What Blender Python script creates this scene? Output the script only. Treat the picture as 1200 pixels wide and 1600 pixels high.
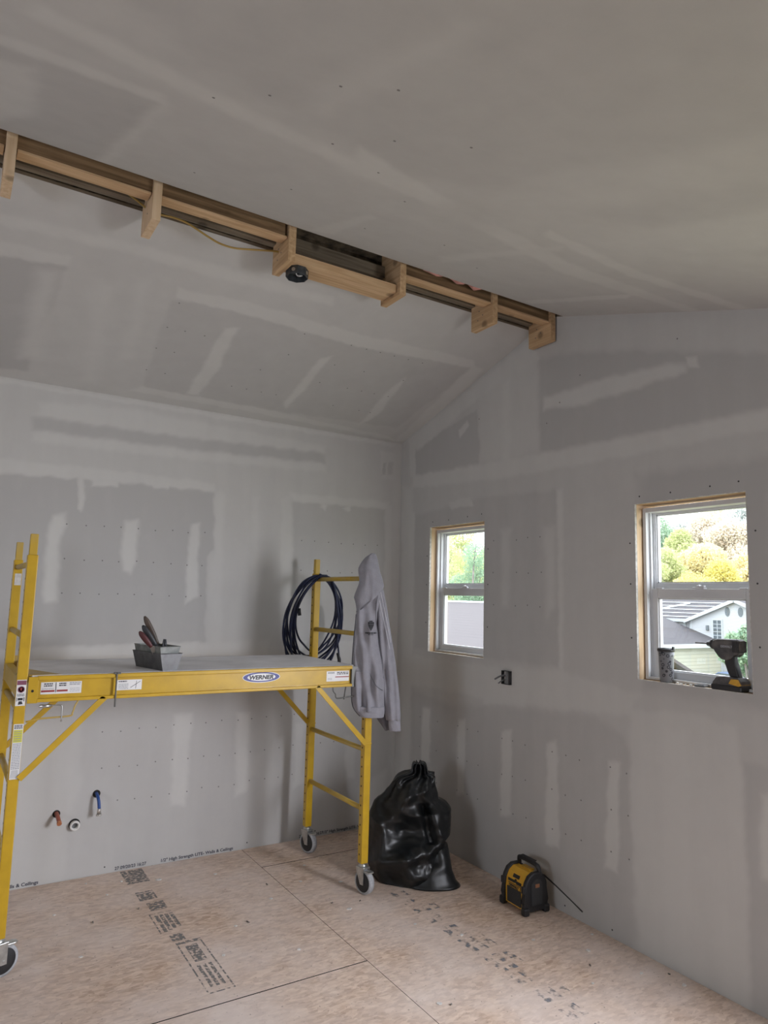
import bpy, bmesh, math, random
import numpy as np
from mathutils import Vector, Matrix, noise

for o in list(bpy.data.objects):
    bpy.data.objects.remove(o)
scn = bpy.context.scene
COL = scn.collection
PI = math.pi
random.seed(7)

# ------------------------------------------------------------------ camera
cam_d = bpy.data.cameras.new('camera')
cam = bpy.data.objects.new('camera', cam_d)
COL.objects.link(cam)
YAW, PITCH, ROLL = math.radians(57.906), math.radians(7.076), math.radians(1.533)
CAMP = Vector((-2.846, -4.305, 1.579))
_f = Vector((math.cos(PITCH) * math.cos(YAW), math.cos(PITCH) * math.sin(YAW), math.sin(PITCH)))
_r = Vector((math.sin(YAW), -math.cos(YAW), 0))
_u = _r.cross(_f)
_r2 = _r * math.cos(ROLL) + _u * math.sin(ROLL)
_u2 = -_r * math.sin(ROLL) + _u * math.cos(ROLL)
cam.matrix_world = Matrix.Translation(CAMP) @ Matrix((_r2, _u2, -_f)).transposed().to_4x4()
cam_d.sensor_fit = 'HORIZONTAL'
cam_d.sensor_width = 36
cam_d.lens = 1084.02 / 1200 * 36
cam_d.clip_end = 500
scn.camera = cam

# ------------------------------------------------------------------ light
scn.view_settings.view_transform = 'Standard'
scn.view_settings.look = 'None'
scn.view_settings.gamma = 1
scn.view_settings.use_curve_mapping = False
scn.view_settings.exposure = 0.2
world = bpy.data.worlds.new('overcast_sky')
scn.world = world
world.use_nodes = True
wn = world.node_tree
wn.nodes['Background'].inputs[0].default_value = (0.91, 0.93, 1.03, 1)
wn.nodes['Background'].inputs[1].default_value = 6.0

def area(name, loc, rot, sx, sy, power, color=(1, 1, 1), portal=False, spread=180):
    d = bpy.data.lights.new(name, 'AREA')
    d.shape = 'RECTANGLE'
    d.size, d.size_y = sx, sy
    d.energy = power
    d.color = color
    d.cycles.is_portal = portal
    d.spread = math.radians(spread)
    o = bpy.data.objects.new(name, d)
    o.location = loc
    o.rotation_euler = rot
    COL.objects.link(o)
    return o

# daylight through the unseen right-hand window, and an added fill lamp on the west
area('daylight_right', (.42, -4.62, 1.62), (math.radians(66), 0, math.radians(20)), .95, 1.15, 62, (.90, .92, 1.0), spread=130)
area('added_fill_west', (-5.72, -2.9, 1.55), (math.radians(74), 0, math.radians(-90)), 1.1, 1.1, 4.5, (.80, .93, 1.0), spread=130)  # added cool fill for the gable wall, no known window here
area('portal_3', (.2, -4.05, 1.4), (math.radians(90), 0, math.radians(90)), 1.5, 1.4, 1, portal=True)
# sky portals in the two windows of the gable wall
area('portal_1', (0.2, -0.672, 1.65), (math.radians(90), 0, math.radians(90)), 0.56, 0.82, 1, portal=True)
area('portal_2', (0.2, -2.37, 1.65), (math.radians(90), 0, math.radians(90)), 0.56, 0.82, 1, portal=True)

# ------------------------------------------------------------------ materials
def mat(name, color=(.5, .5, .5), rough=.6, metal=0., noise_amt=0., noise_scale=8., bump=0., bump_scale=60., spec=.5, color2=None, coat=0.):
    m = bpy.data.materials.new(name)
    m.use_nodes = True
    nt = m.node_tree
    b = nt.nodes['Principled BSDF']
    b.inputs['Base Color'].default_value = (*color, 1)
    b.inputs['Roughness'].default_value = rough
    b.inputs['Metallic'].default_value = metal
    b.inputs['Specular IOR Level'].default_value = spec
    b.inputs['Coat Weight'].default_value = coat
    tc = nt.nodes.new('ShaderNodeTexCoord')
    n = nt.nodes.new('ShaderNodeTexNoise')
    n.inputs['Scale'].default_value = noise_scale
    n.inputs['Detail'].default_value = 5
    nt.links.new(tc.outputs['Object'], n.inputs['Vector'])
    c2 = color2 if color2 else tuple(max(0, c * (1 - noise_amt)) for c in color)
    r = nt.nodes.new('ShaderNodeMix')
    r.data_type = 'RGBA'
    r.inputs[6].default_value = (*color, 1)
    r.inputs[7].default_value = (*c2, 1)
    mr = nt.nodes.new('ShaderNodeMapRange')
    mr.inputs[1].default_value = .38
    mr.inputs[2].default_value = .64
    nt.links.new(n.outputs[0], mr.inputs[0])
    nt.links.new(mr.outputs[0], r.inputs[0])
    nt.links.new(r.outputs[2], b.inputs['Base Color'])
    if bump:
        n2 = nt.nodes.new('ShaderNodeTexNoise')
        n2.inputs['Scale'].default_value = bump_scale
        n2.inputs['Detail'].default_value = 4
        nt.links.new(tc.outputs['Object'], n2.inputs['Vector'])
        bp = nt.nodes.new('ShaderNodeBump')
        bp.inputs['Strength'].default_value = bump
        bp.inputs['Distance'].default_value = .01
        nt.links.new(n2.outputs[0], bp.inputs['Height'])
        nt.links.new(bp.outputs[0], b.inputs['Normal'])
    return m

def drywall_mat(name, board, mud):
    m = mat(name, board, .85, spec=.25)
    nt = m.node_tree
    b = nt.nodes['Principled BSDF']
    at = nt.nodes.new('ShaderNodeAttribute')
    at.attribute_name = 'compound_and_light'
    tc = nt.nodes.new('ShaderNodeTexCoord')
    n = nt.nodes.new('ShaderNodeTexNoise')
    n.inputs['Scale'].default_value = 9
    n.inputs['Detail'].default_value = 6
    n.inputs['Roughness'].default_value = .65
    nt.links.new(tc.outputs['Object'], n.inputs['Vector'])
    # vertical / diagonal knife streaks
    mp = nt.nodes.new('ShaderNodeMapping')
    mp.inputs['Scale'].default_value = (7, 7, .8)
    nt.links.new(tc.outputs['Object'], mp.inputs[0])
    n3 = nt.nodes.new('ShaderNodeTexNoise')
    n3.inputs['Scale'].default_value = 1.3
    n3.inputs['Detail'].default_value = 4
    nt.links.new(mp.outputs[0], n3.inputs['Vector'])
    a1 = nt.nodes.new('ShaderNodeMath'); a1.operation = 'MULTIPLY_ADD'
    nt.links.new(n.outputs[0], a1.inputs[0])
    a1.inputs[1].default_value = .35
    nt.links.new(at.outputs['Fac'], a1.inputs[2])
    a2 = nt.nodes.new('ShaderNodeMath'); a2.operation = 'MULTIPLY_ADD'
    nt.links.new(n3.outputs[0], a2.inputs[0])
    a2.inputs[1].default_value = .45
    nt.links.new(a1.outputs[0], a2.inputs[2])
    a3 = nt.nodes.new('ShaderNodeMath'); a3.operation = 'SUBTRACT'; a3.use_clamp = True
    nt.links.new(a2.outputs[0], a3.inputs[0])
    a3.inputs[1].default_value = .40
    mx = nt.nodes.new('ShaderNodeMix'); mx.data_type = 'RGBA'
    nt.links.new(a3.outputs[0], mx.inputs[0])
    mx.inputs[6].default_value = (*board, 1)
    mx.inputs[7].default_value = (*mud, 1)
    nt.links.new(mx.outputs[2], b.inputs['Base Color'])
    bp = nt.nodes.new('ShaderNodeBump')
    bp.inputs['Strength'].default_value = .35
    bp.inputs['Distance'].default_value = .004
    nt.links.new(a3.outputs[0], bp.inputs['Height'])
    nt.links.new(bp.outputs[0], b.inputs['Normal'])
    return m

def wood_mat(name, c1, c2, axis='X', rough=.7, scale=1.0, knots=True):
    m = mat(name, c1, rough, spec=.3)
    nt = m.node_tree
    b = nt.nodes['Principled BSDF']
    tc = nt.nodes.new('ShaderNodeTexCoord')
    mp = nt.nodes.new('ShaderNodeMapping')
    s = [28, 28, 28]
    s['XYZ'.index(axis)] = 1.6
    mp.inputs['Scale'].default_value = [v * scale for v in s]
    nt.links.new(tc.outputs['Object'], mp.inputs[0])
    n = nt.nodes.new('ShaderNodeTexNoise')
    n.inputs['Scale'].default_value = 2
    n.inputs['Detail'].default_value = 6
    n.inputs['Distortion'].default_value = .6
    nt.links.new(mp.outputs[0], n.inputs['Vector'])
    cr = nt.nodes.new('ShaderNodeValToRGB')
    cr.color_ramp.elements[0].position = .32
    cr.color_ramp.elements[0].color = (*c2, 1)
    cr.color_ramp.elements[1].position = .66
    cr.color_ramp.elements[1].color = (*c1, 1)
    nt.links.new(n.outputs[0], cr.inputs[0])
    last = cr.outputs[0]
    if knots:
        v = nt.nodes.new('ShaderNodeTexVoronoi')
        v.inputs['Scale'].default_value = 7
        nt.links.new(tc.outputs['Object'], v.inputs['Vector'])
        mr = nt.nodes.new('ShaderNodeMapRange')
        mr.inputs[1].default_value = .10
        mr.inputs[2].default_value = .20
        mr.inputs[3].default_value = .65
        mr.inputs[4].default_value = 0
        nt.links.new(v.outputs['Distance'], mr.inputs[0])
        mx = nt.nodes.new('ShaderNodeMix'); mx.data_type = 'RGBA'
        nt.links.new(mr.outputs[0], mx.inputs[0])
        nt.links.new(last, mx.inputs[6])
        mx.inputs[7].default_value = (*[c * .35 for c in c2], 1)
        last = mx.outputs[2]
    nt.links.new(last, b.inputs['Base Color'])
    return m

def osb_mat():
    m = mat('osb_subfloor', (.4, .3, .22), .75, spec=.3)
    nt = m.node_tree
    b = nt.nodes['Principled BSDF']
    tc = nt.nodes.new('ShaderNodeTexCoord')
    def flakes(rot, sc):
        mp = nt.nodes.new('ShaderNodeMapping')
        mp.inputs['Rotation'].default_value = (0, 0, rot)
        mp.inputs['Scale'].default_value = (sc * .42, sc, 1)
        nt.links.new(tc.outputs['Object'], mp.inputs[0])
        nn = nt.nodes.new('ShaderNodeTexNoise')
        nn.inputs['Scale'].default_value = .25
        nn.inputs['Distortion'].default_value = 0
        nt.links.new(mp.outputs[0], nn.inputs['Vector'])
        ad = nt.nodes.new('ShaderNodeVectorMath'); ad.operation = 'MULTIPLY_ADD'
        nt.links.new(nn.outputs['Color'], ad.inputs[0])
        ad.inputs[1].default_value = (.7, .7, 0)
        nt.links.new(mp.outputs[0], ad.inputs[2])
        v = nt.nodes.new('ShaderNodeTexVoronoi')
        v.inputs['Scale'].default_value = 1
        nt.links.new(ad.outputs[0], v.inputs['Vector'])
        s = nt.nodes.new('ShaderNodeSeparateColor')
        nt.links.new(v.outputs['Color'], s.inputs[0])
        return s.outputs[0]
    f1 = flakes(.4, 85)
    f2 = flakes(1.9, 60)
    mul = nt.nodes.new('ShaderNodeMath'); mul.operation = 'MULTIPLY_ADD'
    nt.links.new(f1, mul.inputs[0]); mul.inputs[1].default_value = .55
    h = nt.nodes.new('ShaderNodeMath'); h.operation = 'MULTIPLY'
    nt.links.new(f2, h.inputs[0]); h.inputs[1].default_value = .45
    nt.links.new(h.outputs[0], mul.inputs[2])
    cr = nt.nodes.new('ShaderNodeValToRGB')
    e = cr.color_ramp.elements
    e[0].position = .08; e[0].color = (.38, .25, .165, 1)
    e[1].position = .92; e[1].color = (.70, .54, .41, 1)
    e2 = e.new(.5); e2.color = (.55, .395, .285, 1)
    nt.links.new(mul.outputs[0], cr.inputs[0])
    # plaster dust and traffic dirt
    d = nt.nodes.new('ShaderNodeTexNoise')
    d.inputs['Scale'].default_value = 1.5
    d.inputs['Detail'].default_value = 7
    d.inputs['Roughness'].default_value = .62
    nt.links.new(tc.outputs['Object'], d.inputs['Vector'])
    mr = nt.nodes.new('ShaderNodeMapRange')
    mr.inputs[1].default_value = .36; mr.inputs[2].default_value = .66
    mr.inputs[3].default_value = 0.12; mr.inputs[4].default_value = .85
    nt.links.new(d.outputs[0], mr.inputs[0])
    mx = nt.nodes.new('ShaderNodeMix'); mx.data_type = 'RGBA'
    nt.links.new(mr.outputs[0], mx.inputs[0])
    nt.links.new(cr.outputs[0], mx.inputs[6])
    mx.inputs[7].default_value = (.70, .61, .56, 1)
    sp = nt.nodes.new('ShaderNodeTexNoise')
    sp.inputs['Scale'].default_value = 70
    sp.inputs['Detail'].default_value = 3
    nt.links.new(tc.outputs['Object'], sp.inputs['Vector'])
    ms = nt.nodes.new('ShaderNodeMapRange')
    ms.inputs[1].default_value = .66; ms.inputs[2].default_value = .72
    ms.inputs[3].default_value = 0; ms.inputs[4].default_value = .55
    nt.links.new(sp.outputs[0], ms.inputs[0])
    mx2 = nt.nodes.new('ShaderNodeMix'); mx2.data_type = 'RGBA'
    nt.links.new(ms.outputs[0], mx2.inputs[0])
    nt.links.new(mx.outputs[2], mx2.inputs[6])
    mx2.inputs[7].default_value = (.13, .10, .08, 1)
    nt.links.new(mx2.outputs[2], b.inputs['Base Color'])
    bp = nt.nodes.new('ShaderNodeBump')
    bp.inputs['Strength'].default_value = .22
    bp.inputs['Distance'].default_value = .003
    nt.links.new(mul.outputs[0], bp.inputs['Height'])
    nt.links.new(bp.outputs[0], b.inputs['Normal'])
    return m

def ink_mat(name, color, cut=.5, scale=40):
    """faded ink: patchy coverage over the surface below"""
    m = mat(name, color, .8)
    nt = m.node_tree
    b = nt.nodes['Principled BSDF']
    tc = nt.nodes.new('ShaderNodeTexCoord')
    n = nt.nodes.new('ShaderNodeTexNoise')
    n.inputs['Scale'].default_value = scale
    n.inputs['Detail'].default_value = 5
    nt.links.new(tc.outputs['Object'], n.inputs['Vector'])
    mr = nt.nodes.new('ShaderNodeMapRange')
    mr.inputs[1].default_value = cut - .08; mr.inputs[2].default_value = cut + .08
    mr.inputs[4].default_value = .8
    nt.links.new(n.outputs[0], mr.inputs[0])
    nt.links.new(mr.outputs[0], b.inputs['Alpha'])
    return m

def glass_mat():
    m = bpy.data.materials.new('window_glass')
    m.use_nodes = True
    nt = m.node_tree
    nt.nodes.clear()
    o = nt.nodes.new('ShaderNodeOutputMaterial')
    t = nt.nodes.new('ShaderNodeBsdfTransparent')
    t.inputs[0].default_value = (.95, .97, .96, 1)
    g = nt.nodes.new('ShaderNodeBsdfGlossy')
    g.inputs['Roughness'].default_value = .02
    mx = nt.nodes.new('ShaderNodeMixShader')
    mx.inputs[0].default_value = .07
    nt.links.new(t.outputs[0], mx.inputs[1])
    nt.links.new(g.outputs[0], mx.inputs[2])
    nt.links.new(mx.outputs[0], o.inputs[0])
    return m

def leaf_mat(name, c1, c2):
    m = bpy.data.materials.new(name)
    m.use_nodes = True
    nt = m.node_tree
    b = nt.nodes['Principled BSDF']
    c1, c2 = [min(.9, c * 1.3) for c in c1], [min(.9, c * 1.3) for c in c2]
    b.inputs['Roughness'].default_value = .7
    gi = nt.nodes.new('ShaderNodeNewGeometry')
    cr = nt.nodes.new('ShaderNodeValToRGB')
    cr.color_ramp.elements[0].color = (*c1, 1)
    cr.color_ramp.elements[1].color = (*c2, 1)
    nt.links.new(gi.outputs['Random Per Island'], cr.inputs[0])
    nt.links.new(cr.outputs[0], b.inputs['Base Color'])
    tr = nt.nodes.new('ShaderNodeBsdfTranslucent')
    nt.links.new(cr.outputs[0], tr.inputs[0])
    mx = nt.nodes.new('ShaderNodeMixShader')
    mx.inputs[0].default_value = .45
    nt.links.new(b.outputs[0], mx.inputs[1])
    nt.links.new(tr.outputs[0], mx.inputs[2])
    nt.links.new(mx.outputs[0], nt.nodes['Material Output'].inputs[0])
    return m

def siding_mat(name, c, pitch=.16):
    m = mat(name, c, .7)
    nt = m.node_tree
    b = nt.nodes['Principled BSDF']
    tc = nt.nodes.new('ShaderNodeTexCoord')
    sp = nt.nodes.new('ShaderNodeSeparateXYZ')
    nt.links.new(tc.outputs['Object'], sp.inputs[0])
    d = nt.nodes.new('ShaderNodeMath'); d.operation = 'DIVIDE'
    nt.links.new(sp.outputs[2], d.inputs[0]); d.inputs[1].default_value = pitch
    f = nt.nodes.new('ShaderNodeMath'); f.operation = 'FRACT'
    nt.links.new(d.outputs[0], f.inputs[0])
    mr = nt.nodes.new('ShaderNodeMapRange')
    mr.inputs[1].default_value = .80; mr.inputs[2].default_value = .95
    nt.links.new(f.outputs[0], mr.inputs[0])
    mx = nt.nodes.new('ShaderNodeMix'); mx.data_type = 'RGBA'
    nt.links.new(mr.outputs[0], mx.inputs[0])
    mx.inputs[6].default_value = (*c, 1)
    mx.inputs[7].default_value = (*[v * .62 for v in c], 1)
    nt.links.new(mx.outputs[2], b.inputs['Base Color'])
    return m

M = {}
M['drywall'] = drywall_mat('drywall_board', (.447, .438, .428), (.585, .577, .556))
M['drywall_edge'] = mat('drywall_cut_edge', (.62, .60, .57), .9, noise_amt=.3, noise_scale=60)
M['pine'] = wood_mat('pine_lumber', (.62, .43, .25), (.44, .28, .145), 'Y')
M['pine_x'] = wood_mat('pine_lumber_long', (.64, .45, .27), (.47, .30, .16), 'X')
M['pine_z'] = wood_mat('pine_lumber_upright', (.72, .55, .37), (.60, .42, .25), 'Z')
M['old_wood'] = wood_mat('old_brown_lumber', (.27, .17, .09), (.13, .08, .04), 'X')
M['grey_wood'] = wood_mat('grey_weathered_lumber', (.26, .21, .15), (.13, .10, .07), 'X')
M['insul'] = mat('brown_insulation', (.16, .12, .075), .95, noise_amt=.7, noise_scale=20, bump=.9, bump_scale=30)
M['pink'] = mat('pink_insulation', (.62, .30, .26), .95, noise_amt=.4, noise_scale=20, bump=.9, bump_scale=40)
M['osb'] = osb_mat()
M['dark'] = mat('dark_void', (.02, .018, .016), .9)
M['yellow'] = mat('yellow_enamel', (.54, .335, .014), .34, noise_amt=.12, noise_scale=14, coat=.2)
M['yellow_dusty'] = mat('dusty_yellow_enamel', (.50, .32, .025), .45, color2=(.46, .33, .10), noise_scale=9)
M['hole'] = mat('hole_black', (.015, .012, .01), .8)
M['deckwood'] = mat('dusty_white_platform', (.76, .755, .77), .8, noise_amt=.16, noise_scale=5, bump=.15, bump_scale=25)
M['steel'] = mat('galvanised_steel', (.62, .63, .62), .32, metal=.9, noise_amt=.3, noise_scale=30)
M['darksteel'] = mat('dark_steel', (.16, .16, .15), .45, metal=.7, noise_amt=.3)
M['rubber'] = mat('black_rubber', (.02, .02, .022), .6, noise_amt=.3)
M['greytire'] = mat('grey_tyre_tread', (.42, .43, .45), .6, noise_amt=.3, noise_scale=40)
M['label_white'] = mat('label_white', (.72, .72, .72), .4)
M['label_grey'] = mat('label_print_grey', (.30, .31, .34), .5)
M['ink'] = mat('label_ink_black', (.03, .03, .035), .5)
M['purple'] = mat('label_purple', (.20, .06, .10), .5)
M['red'] = mat('label_red', (.28, .03, .03), .5)
M['label_yellow'] = mat('label_yellow_green', (.60, .58, .05), .5)
M['navy'] = mat('logo_navy', (.035, .04, .22), .4)
M['cord'] = mat('navy_cord_jacket', (.008, .015, .055), .42, noise_amt=.4, noise_scale=10)
M['plug'] = mat('black_plug', (.015, .015, .018), .5)
M['fleece'] = mat('grey_fleece', (.30, .295, .325), .95, noise_amt=.10, noise_scale=25, bump=.25, bump_scale=220, spec=.15)
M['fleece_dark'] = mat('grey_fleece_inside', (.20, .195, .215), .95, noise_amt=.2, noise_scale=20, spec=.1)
M['seam'] = mat('dark_seam_thread', (.13, .13, .15), .9)
M['zip'] = mat('dark_zipper', (.05, .055, .07), .5)
M['fold_halo'] = mat('light_fold_halo', (.62, .62, .66), .7)  # bright halo of the sleeve folds, put into a pale colour
M['bag'] = mat('black_bin_bag_plastic', (.008, .0095, .0105), .37, noise_amt=.4, noise_scale=6, bump=.12, bump_scale=9, spec=.5)
M['radio_black'] = mat('radio_black_rubber', (.018, .018, .02), .5, noise_amt=.3)
M['radio_yellow'] = mat('radio_yellow_plastic', (.66, .36, .03), .45, noise_amt=.1)
M['radio_grille'] = mat('radio_grille', (.03, .031, .033), .6, bump=.6, bump_scale=300)
M['vinyl'] = mat('white_vinyl', (.60, .61, .63), .4, noise_amt=.04)
M['glass'] = glass_mat()
M['pan'] = mat('dull_stainless', (.17, .17, .175), .45, metal=.8, noise_amt=.35, noise_scale=18)
M['pan_mud'] = mat('plaster_smeared_steel', (.17, .18, .175), .6, metal=.4, color2=(.28, .29, .275), noise_scale=25)
M['blade'] = mat('knife_blade_steel', (.35, .35, .34), .4, metal=.9)
M['h_brown'] = mat('brown_handle', (.085, .06, .045), .5, noise_amt=.3, noise_scale=20)
M['h_black'] = mat('black_handle', (.035, .037, .042), .5, noise_amt=.3)
M['h_red'] = mat('dark_red_handle', (.085, .018, .02), .5, noise_amt=.3)
M['h_olive'] = mat('olive_handle', (.11, .085, .03), .6, noise_amt=.4, noise_scale=30)
M['blue_pipe'] = mat('blue_pipe', (.02, .07, .26), .4)
M['red_pipe'] = mat('red_pipe', (.36, .10, .06), .45, noise_amt=.2)
M['white_pipe'] = mat('white_pipe', (.70, .69, .66), .4)
M['brass'] = mat('chrome_fitting', (.6, .58, .55), .3, metal=.9)
M['box_metal'] = mat('octagon_box_steel', (.09, .10, .11), .5, metal=.6, noise_amt=.4, noise_scale=40)
M['cable'] = mat('yellow_brown_cable', (.36, .235, .06), .5)
M['black_plastic'] = mat('black_plastic', (.022, .022, .025), .45)
M['grey_plastic'] = mat('grey_plastic', (.16, .165, .17), .5)
M['drill_grey'] = mat('dusty_drill_body', (.13, .12, .115), .6, color2=(.05, .05, .055), noise_scale=22)
M['drill_yellow'] = mat('drill_yellow', (.62, .34, .03), .5, noise_amt=.25, noise_scale=30)
M['dust'] = mat('plaster_dust', (.66, .64, .61), .95, noise_amt=.2, noise_scale=60)
M['siding'] = siding_mat('white_lap_siding', (.38, .40, .41))
M['siding_cream'] = siding_mat('cream_lap_siding', (.34, .345, .28), .35)
M['white_trim'] = mat('white_house_trim', (.36, .39, .40), .6)
M['shingle'] = mat('grey_shingle', (.055, .052, .057), .9, noise_amt=.25, noise_scale=3)
M['shingle_brown'] = siding_mat('brown_shingle', (.070, .060, .061), .115)
M['roof_stripe'] = siding_mat('brown_roof_white_bands', (.33, .29, .29), .6)
M['pane_dark'] = mat('dark_window_pane', (.08, .10, .11), .2)
M['vent_grey'] = mat('grey_gable_vent', (.10, .12, .13), .6)
M['grass'] = mat('lawn', (.26, .27, .12), .95, noise_amt=.4, noise_scale=.4)
M['bark'] = mat('grey_bark', (.20, .18, .16), .9, noise_amt=.4, noise_scale=3)
M['car'] = mat('blue_car_paint', (.06, .10, .18), .3)
M['tumbler'] = None

# ------------------------------------------------------------------ mesh helpers
def link(name, bm, m, parent=None, smooth=False, mats=None):
    me = bpy.data.meshes.new(name)
    bmesh.ops.recalc_face_normals(bm, faces=bm.faces)
    bm.to_mesh(me)
    bm.free()
    for q in (mats or [m]):
        me.materials.append(q)
    if smooth:
        me.polygons.foreach_set('use_smooth', [True] * len(me.polygons))
    o = bpy.data.objects.new(name, me)
    COL.objects.link(o)
    if parent:
        o.parent = parent
        o.matrix_parent_inverse = inv_chain(parent)
    return o


def inv_chain(o):
    w = Matrix.Identity(4)
    ch = []
    p = o
    while p:
        ch.append(p)
        p = p.parent
    for q in reversed(ch):
        w = w @ q.matrix_parent_inverse @ q.matrix_basis
    return w.inverted()

def tag(o, label=None, cat=None, group=None, kind=None):
    if label: o['label'] = label
    if cat: o['category'] = cat
    if group: o['group'] = group
    if kind: o['kind'] = kind
    return o

def empty(name, loc, label=None, cat=None, group=None, kind=None):
    o = bpy.data.objects.new(name, None)
    o.location = loc
    o.empty_display_size = .1
    COL.objects.link(o)
    return tag(o, label, cat, group, kind)

def box(bm, x0, x1, y0, y1, z0, z1, bev=0., mi=0, mtx=None, seg=2):
    vs = [bm.verts.new((x, y, z)) for x in (x0, x1) for y in (y0, y1) for z in (z0, z1)]
    idx = [(0, 1, 3, 2), (4, 6, 7, 5), (0, 4, 5, 1), (2, 3, 7, 6), (0, 2, 6, 4), (1, 5, 7, 3)]
    fs = [bm.faces.new([vs[i] for i in q]) for q in idx]
    for f in fs: f.material_index = mi
    allv = list(vs)
    if bev:
        es = list({e for f in fs for e in f.edges})
        r = bmesh.ops.bevel(bm, geom=es, offset=bev, segments=seg, affect='EDGES', profile=.5)
        for f in r['faces']: f.material_index = mi
        allv = list({v for f in fs if f.is_valid for v in f.verts} | {v for v in r['verts']})
    if mtx is not None:
        bmesh.ops.transform(bm, matrix=mtx, verts=allv)
    return bm

def tube(bm, pts, r, n=10, closed=False, mi=0, cap=True):
    pts = [Vector(p) for p in pts]
    N = len(pts)
    rings = []
    up = None
    for i in range(N):
        if closed:
            t = pts[(i + 1) % N] - pts[i - 1]
        else:
            t = pts[min(i + 1, N - 1)] - pts[max(i - 1, 0)]
        t.normalize()
        if up is None:
            up = Vector((0, 0, 1)) if abs(t.z) < .9 else Vector((1, 0, 0))
            up = (up - t * up.dot(t)).normalized()
        else:
            up = (up - t * up.dot(t))
            if up.length < 1e-6: up = t.orthogonal()
            up.normalize()
        s = t.cross(up)
        rr = r[i] if isinstance(r, (list, tuple)) else r
        rings.append([bm.verts.new(pts[i] + (up * math.cos(a) + s * math.sin(a)) * rr) for a in [2 * PI * k / n for k in range(n)]])
    m = N if closed else N - 1
    for i in range(m):
        A, B = rings[i], rings[(i + 1) % N]
        for k in range(n):
            f = bm.faces.new((A[k], A[(k + 1) % n], B[(k + 1) % n], B[k]))
            f.material_index = mi
            f.smooth = True
    if cap and not closed:
        for R in (rings[0], rings[-1]):
            f = bm.faces.new(R); f.material_index = mi
    return bm

def catmull(pts, sub=8, closed=False):
    pts = [Vector(p) for p in pts]
    n = len(pts)
    out = []
    rng = range(n) if closed else range(n - 1)
    for i in rng:
        if closed:
            p0, p1, p2, p3 = pts[i - 1], pts[i], pts[(i + 1) % n], pts[(i + 2) % n]
        else:
            p0, p1, p2, p3 = pts[max(i - 1, 0)], pts[i], pts[i + 1], pts[min(i + 2, n - 1)]
        for k in range(sub):
            t = k / sub
            out.append(.5 * ((2 * p1) + (p2 - p0) * t + (2 * p0 - 5 * p1 + 4 * p2 - p3) * t * t + (3 * p1 - p0 - 3 * p2 + p3) * t ** 3))
    if not closed: out.append(pts[-1])
    return out

def prism(bm, poly, axis, a, b, mi=0, bev=0.):
    """extrude a 2D polygon along an axis; poly coordinates are the two other axes in XYZ order"""
    def P(u, v, w):
        return {'X': (w, u, v), 'Y': (u, w, v), 'Z': (u, v, w)}[axis]
    A = [bm.verts.new(P(u, v, a)) for u, v in poly]
    B = [bm.verts.new(P(u, v, b)) for u, v in poly]
    fs = [bm.faces.new(A), bm.faces.new(list(reversed(B)))]
    n = len(poly)
    for i in range(n):
        fs.append(bm.faces.new((A[i], B[i], B[(i + 1) % n], A[(i + 1) % n])))
    for f in fs: f.material_index = mi
    if bev:
        es = [e for e in set(fs[0].edges) | set(fs[1].edges)]
        r = bmesh.ops.bevel(bm, geom=es, offset=bev, segments=2, affect='EDGES', profile=.5)
        for f in r['faces']: f.material_index = mi
    return bm

def lathe(bm, prof, n=32, mtx=None, mi=0, cap=True):
    """prof: list of (r, z)"""
    rings = []
    vs = []
    for r, z in prof:
        R = [bm.verts.new((r * math.cos(2 * PI * k / n), r * math.sin(2 * PI * k / n), z)) for k in range(n)]
        rings.append(R); vs += R
    for i in range(len(prof) - 1):
        for k in range(n):
            f = bm.faces.new((rings[i][k], rings[i][(k + 1) % n], rings[i + 1][(k + 1) % n], rings[i + 1][k]))
            f.material_index = mi
            f.smooth = True
    if cap:
        for R in (rings[0], rings[-1]):
            f = bm.faces.new(R); f.material_index = mi
    if mtx is not None:
        bmesh.ops.transform(bm, matrix=mtx, verts=vs)
    return bm

def NB(): return bmesh.new()

def bar(bm, A, B, w, t, nrm, mi=0):
    """flat bar from A to B, width w in the plane, thickness t along nrm"""
    A, B = Vector(A), Vector(B)
    d = (B - A).normalized()
    nn = Vector(nrm)
    s = d.cross(nn).normalized()
    nn = s.cross(d).normalized()
    vs = []
    for P in (A, B):
        for i, j in ((-1, -1), (1, -1), (1, 1), (-1, 1)):
            vs.append(bm.verts.new(P + s * (w / 2 * i) + nn * (t / 2 * j)))
    for q in ((0, 1, 2, 3), (7, 6, 5, 4), (0, 4, 5, 1), (1, 5, 6, 2), (2, 6, 7, 3), (3, 7, 4, 0)):
        f = bm.faces.new([vs[i] for i in q]); f.material_index = mi
    return bm

def text_mesh(s, size, bold_off=0., extrude=.0004, shear=0., align='LEFT'):
    c = bpy.data.curves.new('lettering', 'FONT')
    c.body = s
    c.size = size
    c.extrude = extrude
    c.offset = bold_off
    c.shear = shear
    c.align_x = align
    o = bpy.data.objects.new('lettering', c)
    COL.objects.link(o)
    dg = bpy.context.evaluated_depsgraph_get()
    me = bpy.data.meshes.new_from_object(o.evaluated_get(dg))
    bpy.data.objects.remove(o)
    return me

def put_text(name, s, size, mtx, m, parent=None, sx=1., **k):
    me = text_mesh(s, size, **k)
    me.transform(mtx @ Matrix.Diagonal((sx, 1, 1, 1)))
    me.materials.clear(); me.materials.append(m)
    o = bpy.data.objects.new(name, me)
    COL.objects.link(o)
    if parent:
        o.parent = parent
        o.matrix_parent_inverse = inv_chain(parent)
    return o

# orientation: text X -> world X, text Y -> world Z, facing -Y
FACE_S = Matrix(((1, 0, 0, 0), (0, 0, -1, 0), (0, 1, 0, 0), (0, 0, 0, 1)))
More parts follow.
